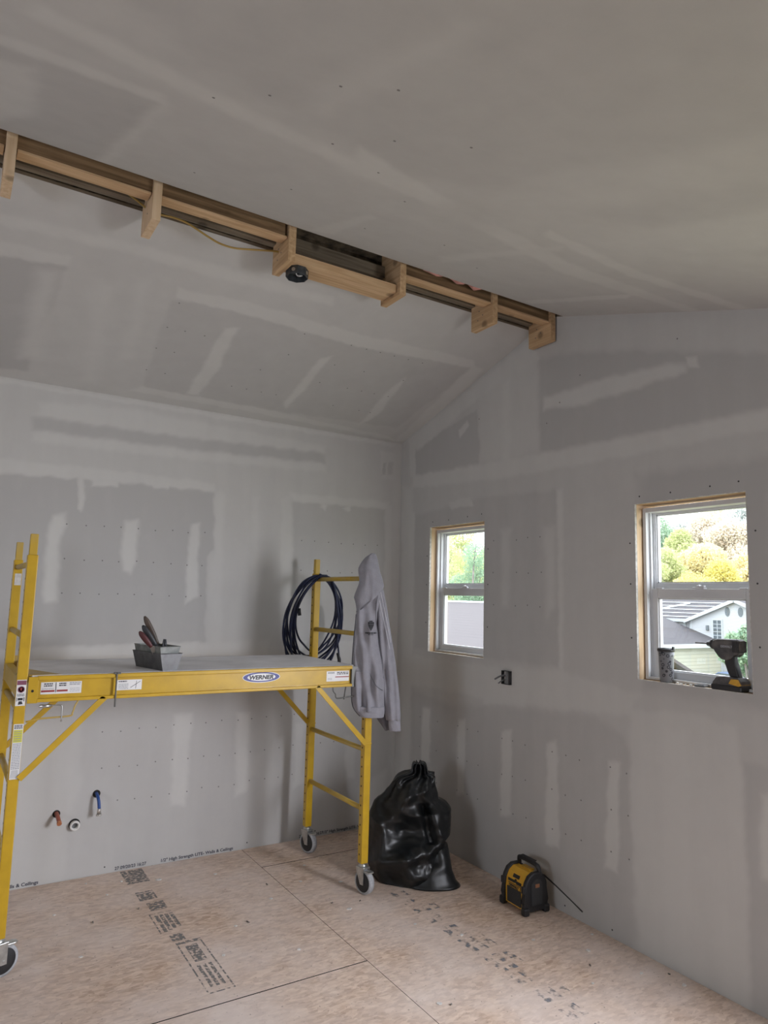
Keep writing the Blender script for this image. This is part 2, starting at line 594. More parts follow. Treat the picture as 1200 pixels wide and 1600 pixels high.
# text X -> world -Y, text Y -> world Z, facing -X
FACE_W = Matrix(((0, 0, -1, 0), (-1, 0, 0, 0), (0, 1, 0, 0), (0, 0, 0, 1)))
def T(x, y, z): return Matrix.Translation((x, y, z))

# joint compound on each board surface, with light and shade streaks painted into S: (coverage, edge softness, outline in metres)
MUD_AND_LIGHT = {
'A': [
  (0.0, 0.012, [(-2.759, 2.193), (-2.215, 2.221), (-1.966, 2.234), (-1.433, 2.228), (-1.416, 1.871), (-1.45, 1.809), (-1.455, 1.687), (-1.439, 1.279), (-1.899, 1.272), (-2.109, 1.26), (-2.678, 1.248)]),
  (0.2, 0.012, [(-0.881, 2.219), (-0.136, 2.234), (-0.117, 1.278), (-0.837, 1.285)]),
  (0.28, 0.03, [(-2.141, 1.047), (0.048, 0.954), (0.042, -0.026), (-2.144, -0.047), (-2.154, 0.255), (-2.119, 0.402), (-2.1, 0.503)]),
  (0.95, 0.02, [(-2.35, 1.996), (-2.288, 2.008), (-2.283, 1.946), (-2.315, 1.834), (-2.301, 1.654), (-2.297, 1.518), (-2.367, 1.502), (-2.379, 1.651), (-2.383, 1.866)]),
  (0.95, 0.02, [(-1.96, 1.991), (-1.891, 2.008), (-1.886, 1.939), (-1.888, 1.747), (-1.909, 1.685), (-1.958, 1.705), (-1.98, 1.818)]),
  (0.95, 0.015, [(-1.568, 2.003), (-1.516, 2.015), (-1.516, 1.885), (-1.497, 1.566), (-1.573, 1.506), (-1.581, 1.762)]),
  (0.9, 0.01, [(-2.243, 2.221), (-2.215, 2.225), (-2.192, 2.103), (-2.207, 2.027), (-2.229, 2.043)]),
  (0.9, 0.01, [(-2.163, 2.227), (-2.02, 2.228), (-2.021, 2.189), (-2.16, 2.189)]),
  (0.9, 0.01, [(-1.835, 2.249), (-1.723, 2.245), (-1.728, 2.209), (-1.814, 2.215)]),
  (0.9, 0.02, [(-1.602, 0.843), (-1.493, 0.847), (-1.499, 0.312), (-1.588, 0.324)]),
  (0.9, 0.02, [(-1.206, 0.829), (-1.121, 0.836), (-1.112, 0.351), (-1.186, 0.322)]),
  (0.8, 0.02, [(-0.793, 0.741), (-0.732, 0.737), (-0.738, 0.348), (-0.792, 0.326)]),
  (0.8, 0.02, [(-0.41, 0.628), (-0.318, 0.621), (-0.334, 0.344), (-0.399, 0.338)]),
  (0.5, 0.03, [(-1.106, 0.566), (-1.019, 0.565), (-1.022, 0.439), (-1.108, 0.44)]),
  (0.95, 0.02, [(-2.483, 2.632), (-1.996, 2.678), (-0.653, 2.635), (-0.65, 2.575), (-1.596, 2.531), (-2.476, 2.551)]),
  (0.95, 0.02, [(-2.487, 2.476), (-0.648, 2.52), (-0.645, 2.447), (-1.589, 2.416), (-2.497, 2.4)]),
  (0.05, 0.02, [(-2.502, 2.544), (-1.718, 2.55), (-0.651, 2.584), (-0.648, 2.511), (-1.593, 2.477), (-2.496, 2.467)]),
  (0.95, 0.015, [(-2.706, 2.281), (-2.043, 2.291), (-1.44, 2.281), (-1.433, 2.228), (-2.145, 2.221), (-2.7, 2.207)]),
  (0.85, 0.02, [(-1.428, 2.22), (-1.369, 2.226), (-1.334, 1.25), (-1.405, 1.251), (-1.439, 1.688), (-1.407, 1.852)]),
  (0.8, 0.02, [(-1.172, 2.225), (-1.132, 2.229), (-1.09, 1.246), (-1.134, 1.247)]),
  (0.85, 0.015, [(-0.966, 2.224), (-0.897, 2.253), (-0.847, 1.285), (-0.93, 1.286)]),
  (0.95, 0.015, [(-0.921, 2.272), (-0.104, 2.29), (-0.12, 2.236), (-0.881, 2.219)]),
  (0.95, 0.01, [(-0.44, 2.23), (-0.428, 2.194), (-0.444, 2.183), (-0.492, 2.207)]),
  (0.95, 0.01, [(-0.651, 2.228), (-0.615, 2.213), (-0.634, 2.18), (-0.675, 2.199)]),
  (0.85, 0.015, [(-0.131, 2.259), (-0.081, 2.263), (-0.068, 1.278), (-0.117, 1.278)]),
  (0.85, 0.01, [(-0.195, 2.66), (-0.018, 2.684), (-0.029, 2.462), (-0.165, 2.447)]),
  (0.15, 0.006, [(-0.158, 2.583), (-0.136, 2.586), (-0.139, 2.489), (-0.167, 2.485)]),
  (0.3, 0.008, [(-0.119, 2.588), (-0.074, 2.594), (-0.076, 2.496), (-0.122, 2.491)]),
  (0.9, 0.02, [(-2.405, 1.258), (-1.438, 1.267), (-1.012, 1.287), (-1.005, 1.15), (-2.399, 1.175)]),
  (0.95, 0.01, [(-2.745, 2.731), (-0.014, 2.739), (-0.013, 2.71), (-2.743, 2.709)]),
  (0.85, 0.03, [(-0.008, 2.74), (-0.072, 2.731), (-0.034, -0.015), (0.042, -0.026)]),
  (0.75, 0.03, [(-0.296, 0.276), (-0.062, 0.38), (-0.076, -0.031), (-0.285, -0.021)]),
],
'B': [
  (0.0, 0.012, [(-0.168, 2.683), (-0.874, 2.818), (-0.91, 2.556), (-0.9, 2.419), (-0.176, 2.481)]),
  (0.0, 0.03, [(-1.437, 3.004), (-1.722, 2.959), (-2.139, 2.853), (-2.786, 2.648), (-2.776, 2.4), (-2.473, 2.401), (-2.129, 2.406), (-1.436, 2.421)]),
  (0.15, 0.02, [(-0.187, 2.182), (-0.581, 2.205), (-0.977, 2.232), (-1.212, 2.221), (-1.584, 2.205), (-1.588, 1.236), (-1.049, 1.23), (-0.222, 1.238)]),
  (0.0, 0.04, [(-2.106, 2.216), (-2.768, 2.198), (-2.724, 1.174), (-2.12, 1.18)]),
  (0.12, 0.03, [(-0.185, 0.956), (-0.614, 0.906), (-1.219, 0.972), (-1.83, 1.018), (-2.005, 0.948), (-2.051, 0.838), (-2.047, -0.018), (-1.562, -0.001), (-0.637, -0.037), (-0.175, -0.014)]),
  (0.1, 0.02, [(-2.583, 0.947), (-2.728, 0.952), (-2.685, -0.051), (-2.591, -0.028), (-2.598, 0.428)]),
  (0.95, 0.02, [(-1.478, 2.754), (-1.897, 2.76), (-2.352, 2.724), (-2.391, 2.7), (-2.384, 2.665), (-2.097, 2.655), (-1.719, 2.651), (-1.478, 2.686)]),
  (0.9, 0.01, [(-2.393, 2.743), (-2.451, 2.726), (-2.456, 2.676), (-2.401, 2.682)]),
  (0.9, 0.01, [(-0.682, 2.719), (-0.783, 2.764), (-0.804, 2.734), (-0.697, 2.663)]),
  (0.9, 0.02, [(-0.151, 2.475), (-0.912, 2.451), (-1.717, 2.425), (-2.776, 2.405), (-2.773, 2.324), (-2.128, 2.322), (-1.211, 2.327), (-0.155, 2.388)]),
  (0.8, 0.01, [(-0.099, 2.753), (-0.183, 2.738), (-0.185, 2.465), (-0.118, 2.474)]),
  (0.95, 0.015, [(-0.328, 0.845), (-0.417, 0.857), (-0.428, 0.506), (-0.326, 0.485)]),
  (0.95, 0.015, [(-0.722, 0.822), (-0.799, 0.845), (-0.789, 0.388), (-0.72, 0.352)]),
  (0.95, 0.015, [(-1.132, 0.824), (-1.219, 0.839), (-1.211, 0.367), (-1.125, 0.344)]),
  (0.95, 0.015, [(-1.497, 0.818), (-1.567, 0.845), (-1.582, 0.306), (-1.481, 0.298)]),
  (0.95, 0.015, [(-1.911, 0.809), (-1.976, 0.823), (-1.959, 0.312), (-1.879, 0.306)]),
  (0.85, 0.02, [(-2.045, 1.075), (-2.353, 1.114), (-2.574, 1.087), (-2.596, 0.924), (-2.598, 0.428), (-2.592, -0.004), (-2.423, 0.002), (-2.076, 0.008), (-2.06, 0.237), (-2.036, 0.659)]),
  (1, 0.03, [(-2.237, 1.017), (-2.35, 1.023), (-2.32, 0.019), (-2.21, 0.024)]),
  (0.95, 0.02, [(-2.672, 0.842), (-2.724, 0.854), (-2.709, 0.514), (-2.659, 0.521)]),
  (0.7, 0.03, [(-1.122, 2.015), (-1.202, 2.009), (-1.193, 1.541), (-1.126, 1.558)]),
  (0.7, 0.03, [(-1.476, 1.997), (-1.564, 2.002), (-1.562, 1.55), (-1.499, 1.496)]),
  (0.75, 0.03, [(-0.892, 2.943), (-1.427, 2.999), (-1.436, 2.447), (-0.924, 2.462)]),
  (0.95, 0.03, [(-1.114, 2.963), (-1.185, 2.962), (-1.188, 2.421), (-1.119, 2.424)]),
  (0.85, 0.02, [(-0.065, 2.76), (-1.374, 3.142), (-1.448, 3.001), (-0.892, 2.892), (-0.202, 2.653)]),
  (0.6, 0.03, [(-1.619, 3.168), (-2.792, 2.784), (-2.787, 2.651), (-2.139, 2.853), (-1.722, 2.967)]),
  (0.85, 0.02, [(-0.16, 1.189), (-1.106, 1.19), (-1.597, 1.217), (-2.101, 1.157), (-2.044, 1.051), (-1.218, 0.99), (-0.168, 0.985)]),
  (0.9, 0.015, [(-1.575, 2.206), (-1.622, 2.207), (-1.615, 1.212), (-1.588, 1.226)]),
  (0.85, 0.012, [(-0.018, 2.221), (-0.186, 2.206), (-0.199, 1.201), (-0.078, 1.191)]),
  (0.85, 0.03, [(-0.027, 2.414), (-0.154, 2.398), (-0.205, 0.036), (-0.086, 0.025)]),
  (0.8, 0.01, [(-0.581, 2.236), (-0.819, 2.249), (-0.852, 2.187), (-0.617, 2.188)]),
  (0.85, 0.012, [(-0.97, 0.955), (-0.968, 1.069), (-1.218, 1.08), (-1.218, 0.99)]),
],
'N': [
  (0, 0.015, [(-2.788, -0.926), (-2.498, -0.973), (-2.506, -0.72), (-2.564, -0.33), (-2.552, -0.095), (-2.72, -0.067)]),
  (0.25, 0.015, [(-2.01, -0.922), (-1.654, -0.972), (-1.032, -0.949), (-0.115, -0.965), (-0.179, -0.195), (-1.098, -0.134), (-1.94, -0.088), (-1.993, -0.597)]),
  (0.95, 0.015, [(-1.691, -0.811), (-1.628, -0.834), (-1.595, -0.428), (-1.618, -0.152), (-1.689, -0.15), (-1.69, -0.587)]),
  (0.95, 0.015, [(-1.085, -0.74), (-1.029, -0.793), (-1.029, -0.37), (-1.044, -0.184), (-1.086, -0.235)]),
  (0.9, 0.015, [(-0.504, -0.623), (-0.473, -0.746), (-0.401, -0.288), (-0.469, -0.142)]),
  (0.95, 0.02, [(-2.808, -1.174), (-2.288, -1.212), (-1.881, -1.222), (-1.265, -1.226), (-1.235, -1.17), (-1.885, -1.143), (-2.273, -1.149), (-2.803, -1.112)]),
  (0.95, 0.015, [(-2.795, -1.014), (-2.495, -1.037), (-2.498, -0.973), (-2.788, -0.926)]),
  (1, 0.012, [(-2.0, -1.013), (-1.612, -1.04), (-0.986, -1.015), (-0.176, -1.05), (-0.108, -0.982), (-0.926, -0.913), (-1.645, -0.949), (-1.994, -0.943)]),
  (0.8, 0.05, [(-2.608, -0.907), (-2.517, -0.922), (-2.521, -0.229), (-2.61, -0.197)]),
  (0.85, 0.05, [(-2.363, -0.916), (-2.279, -0.927), (-2.2, -0.084), (-2.271, -0.094)]),
  (0.8, 0.04, [(-2.19, -0.985), (-2.136, -1.007), (-2.06, -0.393), (-2.123, -0.371)]),
  (0.95, 0.01, [(-2.019, -0.076), (-1.208, -0.074), (-0.037, -0.024), (-0.209, -0.071), (-1.144, -0.135), (-1.96, -0.138)]),
  (1, 0.015, [(-0.081, -0.031), (-0.138, -0.993), (-0.037, -0.985), (0.048, -0.029)]),
],
'S': [
  (0.2, 0.05, [(-2.633, -2.923), (-1.838, -3.795), (-0.641, -3.152), (-1.253, -2.864), (-1.743, -2.641), (-2.403, -2.747)]),  # shaded field; the softest bands below are window light painted into coverage
  (0.15, 0.02, [(-2.86, -2.382), (-2.45, -2.425), (-2.459, -2.024), (-2.484, -1.528), (-2.837, -1.523)]),
  (0.75, 0.03, [(-2.857, -2.261), (-2.753, -2.339), (-2.729, -1.917), (-2.842, -1.701)]),
  (0.95, 0.03, [(-2.782, -2.711), (-2.645, -2.688), (-2.37, -2.641), (-2.024, -2.583), (-1.681, -2.567), (-1.635, -2.481), (-1.832, -2.476), (-2.339, -2.543), (-2.647, -2.605), (-2.803, -2.636)]),
  (0.95, 0.02, [(-2.862, -2.463), (-2.447, -2.486), (-2.441, -2.425), (-2.861, -2.399)]),
  (0.9, 0.02, [(-1.946, -2.676), (-1.78, -2.626), (-1.54, -2.57), (-0.776, -2.429), (0.027, -2.472), (0.056, -2.405), (-0.703, -2.291), (-1.484, -2.459), (-1.832, -2.476)]),
  (0.9, 0.015, [(-1.149, -2.652), (-0.619, -2.617), (0.053, -2.724), (0.054, -2.653), (-0.596, -2.538), (-1.117, -2.589)]),
  (0.9, 0.03, [(-2.443, -2.434), (-2.425, -2.397), (-2.465, -1.558), (-2.503, -1.497)]),
  (0.55, 0.06, [(-2.148, -2.797), (-2.159, -3.05), (-2.123, -3.374), (-2.078, -3.395), (-2.09, -3.049), (-2.103, -2.742)]),
  (0.95, 0.008, [(-0.347, -1.683), (-0.34, -2.353), (-0.274, -2.283), (-0.281, -1.663)]),
  (0.8, 0.015, [(-1.617, -1.638), (-1.586, -2.145), (-1.551, -2.136), (-1.527, -1.712)]),
  (0.8, 0.02, [(-1.098, -1.943), (-0.991, -2.563), (-0.949, -2.523), (-1.029, -1.85)]),
  (0.5, 0.08, [(-1.531, -2.327), (-1.44, -3.582), (-1.199, -3.452), (-1.294, -2.247)]),
  (0.6, 0.05, [(-1.058, -2.686), (-1.004, -3.347), (-0.701, -3.184), (-0.835, -2.64)]),
  (0.9, 0.02, [(0.079, -1.555), (0.03, -2.792), (0.264, -2.666), (0.27, -1.478)]),
],
}

# ------------------------------------------------------------------ room shell
EAVE, SLOPE, RIDGE_Y, RIDGE_Z = 2.744, .31, -1.545, 3.223
SLOT_N, SLOT_S = -1.40, -1.63
XW, YS = -5.6, -5.2
def zceil(y):
    return EAVE + SLOPE * -y if y > RIDGE_Y else RIDGE_Z - SLOPE * (RIDGE_Y - y)

def warp(u, v):
    w = .0038 * (np.sin(u * 19 + 2.1 * np.sin(v * 17)) + np.sin(v * 33 + 1.7 * np.sin(u * 23 + 1)) * .7 + .5 * np.sin((u + v) * 97))
    w2 = .0038 * (np.cos(v * 17 + 2.3 * np.sin(u * 19)) + np.sin(u * 37 + 1.3 * np.sin(v * 27 + 2)) * .7 + .5 * np.sin((u - v) * 89))
    return u + w, v + w2

def sdf(u, v, pts):
    P = np.array(pts, float)
    n = len(P)
    d = np.full(u.shape, 1e9)
    inside = np.zeros(u.shape, bool)
    for i in range(n):
        a, b = P[i], P[(i + 1) % n]
        ex, ey = b - a
        L = ex * ex + ey * ey + 1e-12
        t = np.clip(((u - a[0]) * ex + (v - a[1]) * ey) / L, 0, 1)
        d = np.minimum(d, np.hypot(u - a[0] - t * ex, v - a[1] - t * ey))
        c = (a[1] > v) != (b[1] > v)
        with np.errstate(divide='ignore', invalid='ignore'):
            xi = (b[0] - a[0]) * (v - a[1]) / (b[1] - a[1] if b[1] != a[1] else 1e-12) + a[0]
        inside ^= c & (u < xi)
    return np.where(inside, -d, d)

def compound(u, v, key, base):
    uu, vv = warp(u, v)
    m = np.full(u.shape, base)
    for val, soft, pts in MUD_AND_LIGHT[key]:
        lo = np.min(pts, axis=0) - .1; hi = np.max(pts, axis=0) + .1
        s = (u > lo[0]) & (u < hi[0]) & (v > lo[1]) & (v < hi[1])
        if not s.any(): continue
        d = sdf(uu[s], vv[s], pts)
        w = np.clip(.5 - d / (soft * 2), 0, 1)
        w = w * w * (3 - 2 * w)
        m[s] = m[s] * (1 - w) + val * w
    return m

def surface(name, us, vs, to3d, key, base, keep=None, cuts=(), m=None):
    """board surface as a fine grid carrying its joint compound cover and the painted ceiling light streaks"""
    us = np.unique(np.round(us, 5)); vs = np.unique(np.round(vs, 5))
    U, V = np.meshgrid(us, vs, indexing='ij')
    if keep is not None:
        cu = (us[:-1] + us[1:]) / 2; cv = (vs[:-1] + vs[1:]) / 2
        CU, CV = np.meshgrid(cu, cv, indexing='ij')
        K = keep(CU, CV)
    else:
        K = np.ones((len(us) - 1, len(vs) - 1), bool)
    n = len(vs)
    I, J = np.nonzero(K)
    a = I * n + J
    quads = np.stack([a, a + n, a + n + 1, a + 1], 1)
    used, inv = np.unique(quads, return_inverse=True)
    quads = inv.reshape(quads.shape)
    u = U.ravel()[used]; v = V.ravel()[used]
    X, Y, Z = to3d(u, v)
    me = bpy.data.meshes.new(name)
    me.vertices.add(len(used))
    me.vertices.foreach_set('co', np.stack([X, Y, Z], 1).ravel())
    me.loops.add(quads.size)
    me.loops.foreach_set('vertex_index', quads.ravel())
    me.polygons.add(len(quads))
    me.polygons.foreach_set('loop_start', np.arange(0, quads.size, 4))
    me.update(calc_edges=True)
    at = me.attributes.new('compound_and_light', 'FLOAT', 'POINT')
    at.data.foreach_set('value', compound(u, v, key, base) if key else np.full(u.shape, base))
    if cuts:
        bm = bmesh.new(); bm.from_mesh(me)
        for co, no in cuts:
            bmesh.ops.bisect_plane(bm, geom=bm.verts[:] + bm.edges[:] + bm.faces[:], plane_co=co, plane_no=no, clear_outer=True)
        bm.to_mesh(me); bm.free()
    me.materials.append(m or M['drywall'])
    o = bpy.data.objects.new(name, me)
    COL.objects.link(o)
    o['kind'] = 'structure'
    return o

W1 = dict(y0=-.963, y1=-.381, z0=1.226, z1=2.080)
W2 = dict(y0=-2.655, y1=-2.090, z0=1.226, z1=2.072)

wall_a = surface('wall_back', np.r_[XW, -4.2, np.arange(-2.86, 0, .009), 0], np.r_[-.05, np.arange(0, EAVE, .009), EAVE],
                 lambda u, v: (u, u * 0, v), 'A', .62)
wl = [w[k] for w in (W1, W2) for k in ('y0', 'y1')]
def keep_b(y, z):
    k = np.ones(y.shape, bool)
    for w in (W1, W2):
        k &= ~((y > w['y0']) & (y < w['y1']) & (z > w['z0']) & (z < w['z1']))
    k &= ~((y > -4.8) & (y < -3.3) & (z > .7) & (z < 2.1))
    return k
wall_b = surface('wall_right', np.r_[YS, -4.8, -3.3, np.arange(-2.80, 0, .009), wl, 0], np.r_[-.05, .7, 2.1, np.arange(0, 3.24, .009), 1.226, 2.08, 2.072],
                 lambda u, v: (u * 0, u, v), 'B', .5, keep=keep_b,
                 cuts=[((0, 0, EAVE), (0, SLOPE, 1)), ((0, RIDGE_Y, RIDGE_Z), (0, -SLOPE, 1))])
ceil_n = surface('ceiling', np.r_[XW, -4.2, np.arange(-2.95, 0, .010), 0], np.r_[np.arange(SLOT_N, 0, .010), 0],
                 lambda u, v: (u, v, EAVE - SLOPE * v), 'N', .6)
ceil_s = surface('ceiling', np.r_[XW, -4.2, np.arange(-3.0, 0, .012), 0], np.r_[YS, np.arange(-4.0, SLOT_S, .012), SLOT_S],
                 lambda u, v: (u, v, RIDGE_Z - SLOPE * (RIDGE_Y - v)), 'S', .5)

def wall_with_hole(name, x0, x1, z1, hx0, hx1, hz0, hz1, axis, pos, thick):
    bm = NB()
    for a, b, c, d in ((x0, hx0, 0, z1), (hx1, x1, 0, z1), (hx0, hx1, 0, hz0), (hx0, hx1, hz1, z1)):
        if b - a < 1e-4 or d - c < 1e-4: continue
        if axis == 'Y': box(bm, a, b, pos - thick, pos, c, d)
        else: box(bm, pos - thick, pos, a, b, c, d)
    o = link(name, bm, M['plain_board'])
    o['kind'] = 'structure'
    return o
M['plain_board'] = mat('plain_drywall', (.50, .48, .47), .85, noise_amt=.15, noise_scale=2)
wall_with_hole('wall_south', XW, 0, zceil(YS), -2.45, -2.45, .8, .8, 'Y', YS, .1)
bm = NB()
for a, b, c, d in ((YS, -3.50, 0, EAVE), (-2.30, 0, 0, EAVE), (-3.50, -2.30, 2.15, EAVE), (-3.50, -2.30, 0, .95),):  # opening added to let the west fill lamp shine in
    box(bm, XW - .1, XW, a, b, c, d)
prism(bm, [(0, EAVE), (RIDGE_Y, RIDGE_Z), (-3.09, EAVE)], 'X', XW - .1, XW)
tag(link('wall_west', bm, M['plain_board']), kind='structure')

# OSB subfloor: sheets with open joints over a dark base
bm = NB()
G, GX = .003, .0012
for x0, x1, ys in ((XW, -3.57, [0, -1.2, -2.4, -3.6, YS]), (-3.57, -1.13, [0, -1.53, -2.73, -3.93, YS]), (-1.13, 0, [0, -.33, -2.75, -3.95, YS])):
    for a, b in zip(ys[:-1], ys[1:]):
        box(bm, x0 + GX, x1 - GX, b + G, a - G, -.018, 0)
for f in bm.faces:
    if abs(f.calc_area() - 0) > 0 and abs(f.verts[0].co.z - f.verts[2].co.z) > .001: f.material_index = 1
box(bm, XW - .1, .1, YS - .1, .1, -.06, -.012, mi=1)
tag(link('floor', bm, None, mats=[M['osb'], M['dark']]), kind='structure')

# ridge cavity above the open slot: rafters, old paper and insulation
bm = NB()
box(bm, XW, 0, -1.30, -1.28, 3.175, 3.5)
box(bm, XW, 0, -1.75, -1.73, 3.185, 3.5)
box(bm, XW, 0, -1.75, -1.28, 3.36, 3.38)
box(bm, .001, .03, -1.75, -1.28, 3.10, 3.5)
box(bm, XW, XW + .02, -1.70, -1.36, 3.192, 3.5)
tag(link('trim_1', bm, M['insul']), kind='structure')
bm = NB()   # edges of the cut ceiling boards
box(bm, XW, 0, SLOT_S - .001, SLOT_S - .02, zceil(SLOT_S) + .003, zceil(SLOT_S) + .016)
box(bm, XW, 0, SLOT_N + .001, SLOT_N + .02, zceil(SLOT_N) + .002, zceil(SLOT_N) + .014)
tag(link('trim_2', bm, M['grey_wood']), kind='structure')

def rafter(name, x0, x1, y0, y1, z0, z1, m, label, cat, bev=.002, group=None):
    bm = NB()
    box(bm, x0, x1, y0, y1, z0, z1, bev)
    o = link(name, bm, m)
    return tag(o, label, cat, group)
# old nailers on both sides
rafter('side_nailer', XW + .03, -.04, -1.685, -1.640, 3.222, 3.30, M['old_wood'], 'old dark brown lumber along the near side of the ceiling slot', 'lumber')
rafter('side_nailer', XW + .03, -.04, -1.435, -1.395, 3.200, 3.262, M['grey_wood'], 'weathered grey lumber along the far side of the ceiling slot', 'lumber')
BX = [-2.778, -2.255, -1.660, -1.062, -.466, -.030]
names = ['leftmost, cut off by the picture edge', 'second from the left, with a slanting lit underside', 'left of the round electrical box',
         'at the right end of the pale flat board', 'second from the right, over the empty slot', 'rightmost, against the gable wall']
for i, x in enumerate(BX):
    bm = NB()
    w = .018
    box(bm, x - w, x + w, -1.582, -1.402, 3.062, 3.345, .002)
    o = link('ridge_block', bm, M['pine_z'] if i in (0, 1) else M['pine'])
    tag(o, 'pine block hanging from the ridge slot, ' + names[i], 'lumber block', 'pine blocks hanging from the ridge')
    for yy, zz in ((-1.46, 3.11), (-1.47, 3.16), (-1.50, 3.13)) if i in (2, 4, 5) else ((-1.5, 3.12),):
        nb = NB(); lathe(nb, [(.0035, 0), (.0035, .0012)], 8, T(x - w - .001, yy, zz) @ Matrix.Rotation(PI / 2, 4, 'Y'))
        link('nail_head', nb, M['darksteel'], o)
    
for (a, b, lab) in ((-4.4, -2.80, 'pale pine strip inside the slot, left of the leftmost block'), (-2.757, -2.277, 'pale pine strip inside the slot between the two leftmost blocks'),
                    (-2.234, -1.681, 'pale pine strip inside the slot behind the hanging cable'),
                    (-1.040, -.487, 'pine strip beside pink insulation in the slot'), (-.445, -.050, 'short pine strip in the slot next to the rightmost block')):
    o = rafter('ridge_strip', a, b, -1.570, -1.510, 3.168, 3.178, M['pine_x'], lab, 'lumber strip', .0015, 'pine strips inside the ridge slot')
rafter('ridge_beam', XW + .03, -1.690, -1.566, -1.512, 3.179, 3.355, M['old_wood'], 'dark brown ridge beam in the slot, left stretch', 'beam')
rafter('ridge_beam', -1.040, -.050, -1.566, -1.512, 3.179, 3.355, M['old_wood'], 'dark brown ridge beam in the slot, right stretch', 'beam')
rafter('flat_board', -1.640, -1.081, -1.555, -1.425, 3.080, 3.118, M['pine_x'], 'clean pale pine board fixed flat between two ridge blocks', 'board')
# loose paper, insulation tufts
for i, (x0, x1, y, z, m, lab) in enumerate(((-2.72, -2.30, -1.47, 3.235, 'insul', 'brown insulation tuft in slot beside the leftmost blocks'),
                                   (-2.20, -1.72, -1.46, 3.235, 'insul', 'brown insulation tuft in slot above the hanging cable'),
                                   (-1.63, -1.10, -1.60, 3.25, 'insul', 'dark insulation tuft in slot above the flat board'),
                                   (-1.00, -.60, -1.615, 3.222, 'pink', 'pink insulation tuft squeezed into the ridge slot'))):
    bm = NB()
    pts = [(x0 + (x1 - x0) * t / 14, y + .012 * math.sin(t * 1.9 + i), z + .010 * math.sin(t * 1.3 + i * 2)) for t in range(15)]
    tube(bm, pts, [.012 + .012 * abs(math.sin(t * 1.1 + i)) for t in range(15)], 9)
    o = link('insulation_tuft', bm, M[m])
    tag(o, lab, 'insulation', 'insulation in the ridge slot')

# ---- screws in the drywall
sc = NB(); lathe(sc, [(.0042, 0), (.0042, .0007)], 8)
sm = bpy.data.meshes.new('drywall_screw'); sc.to_mesh(sm); sc.free()
M['screw'] = mat('screw_dimple', (.19, .18, .175), .8)
M['screw_black'] = mat('screw_black', (.03, .03, .03), .6)
sm.materials.append(M['screw'])
sm2 = sm.copy(); sm2.materials.clear(); sm2.materials.append(M['screw_black'])
def screw(parent, mtx, me=sm):
    o = bpy.data.objects.new('drywall_screw', me)
    o.matrix_basis = mtx
    o.parent = parent
    COL.objects.link(o)
RA = Matrix.Rotation(PI / 2, 4, 'X'); RB = Matrix.Rotation(-PI / 2, 4, 'Y')
def jit(a=.006): return random.uniform(-a, a)
for z in (1.955, 1.755, 1.56):
    for k in range(9):
        screw(wall_a, T(-2.28 + .1 * k + jit(), 0, z + jit()) @ RA)
for z in (1.955, 1.75):
    for k in range(7): screw(wall_a, T(-.80 + .1 * k + jit(), 0, z + jit()) @ RA)
for z, x0, n in ((.775, -2.0, 14), (.575, -2.0, 16), (.385, -1.9, 12)):
    for k in range(n): screw(wall_a, T(x0 + .1 * k + jit(), 0, z + (.03 * k / n) + jit()) @ RA)
for x in (-1.94, -1.095, -.62): screw(wall_a, T(x, 0, .035) @ RA, sm2)
for z in (1.945, 1.75, 1.555):
    for y in (-1.05, -1.25, -1.35, -1.45): screw(wall_b, T(0, y + jit(), z + jit()) @ RB)
for w in (W1, W2):
    ym = (w['y0'] + w['y1']) / 2
    for y, z in ((w['y1'] - .03, w['z1'] + .035), (ym + .08, w['z1'] + .035), (ym - .12, w['z1'] + .04), (w['y0'] + .03, w['z1'] + .045),
                 (w['y0'] - .035, 1.90), (w['y0'] - .035, 1.68), (w['y0'] - .035, 1.42), (w['y1'] + .03, 1.88), (w['y1'] + .03, 1.68), (w['y1'] + .03, 1.42)):
        screw(wall_b, T(0, y, z) @ RB, sm2)
for z in (.78, .585, .387):
    for y in (-.30, -.50, -.72, -.82, -.92, -1.13, -1.23, -1.33, -1.53, -1.63, -1.73, -1.92, -2.02):
        screw(wall_b, T(0, y + jit(), z + jit()) @ RB)
for y, z in ((-.55, .03), (-1.62, .035), (-1.92, .035)): screw(wall_b, T(0, y, z) @ RB, sm2)
for y, z in ((-1.75, 2.82), (-1.60, 2.70), (-2.35, 2.84), (-.9, 2.75), (-1.5, 2.60)): screw(wall_b, T(0, y, z) @ RB)
tn = math.atan(SLOPE)
for y in (-.31, -.52, -.71, -.91):
    for k in range(16):
        x = -1.97 + .1 * k
        if k in (3, 4, 9): continue
        screw(ceil_n, T(x + jit(), y + jit(), EAVE - SLOPE * y) @ Matrix.Rotation(PI - tn, 4, 'X'))
for x, y in ((-2.25, -2.75), (-2.15, -2.95), (-2.35, -2.60), (-2.0, -2.62), (-1.9, -2.80), (-2.05, -3.05), (-1.8, -2.55), (-1.75, -2.95), (-1.5, -1.95), (-1.2, -2.1), (-.9, -1.95), (-1.6, -2.4), (-2.2, -1.9), (-1.9, -2.1)):
    screw(ceil_s, T(x, y, RIDGE_Z - SLOPE * (RIDGE_Y - y) - .0) @ Matrix.Rotation(PI + tn, 4, 'X'))

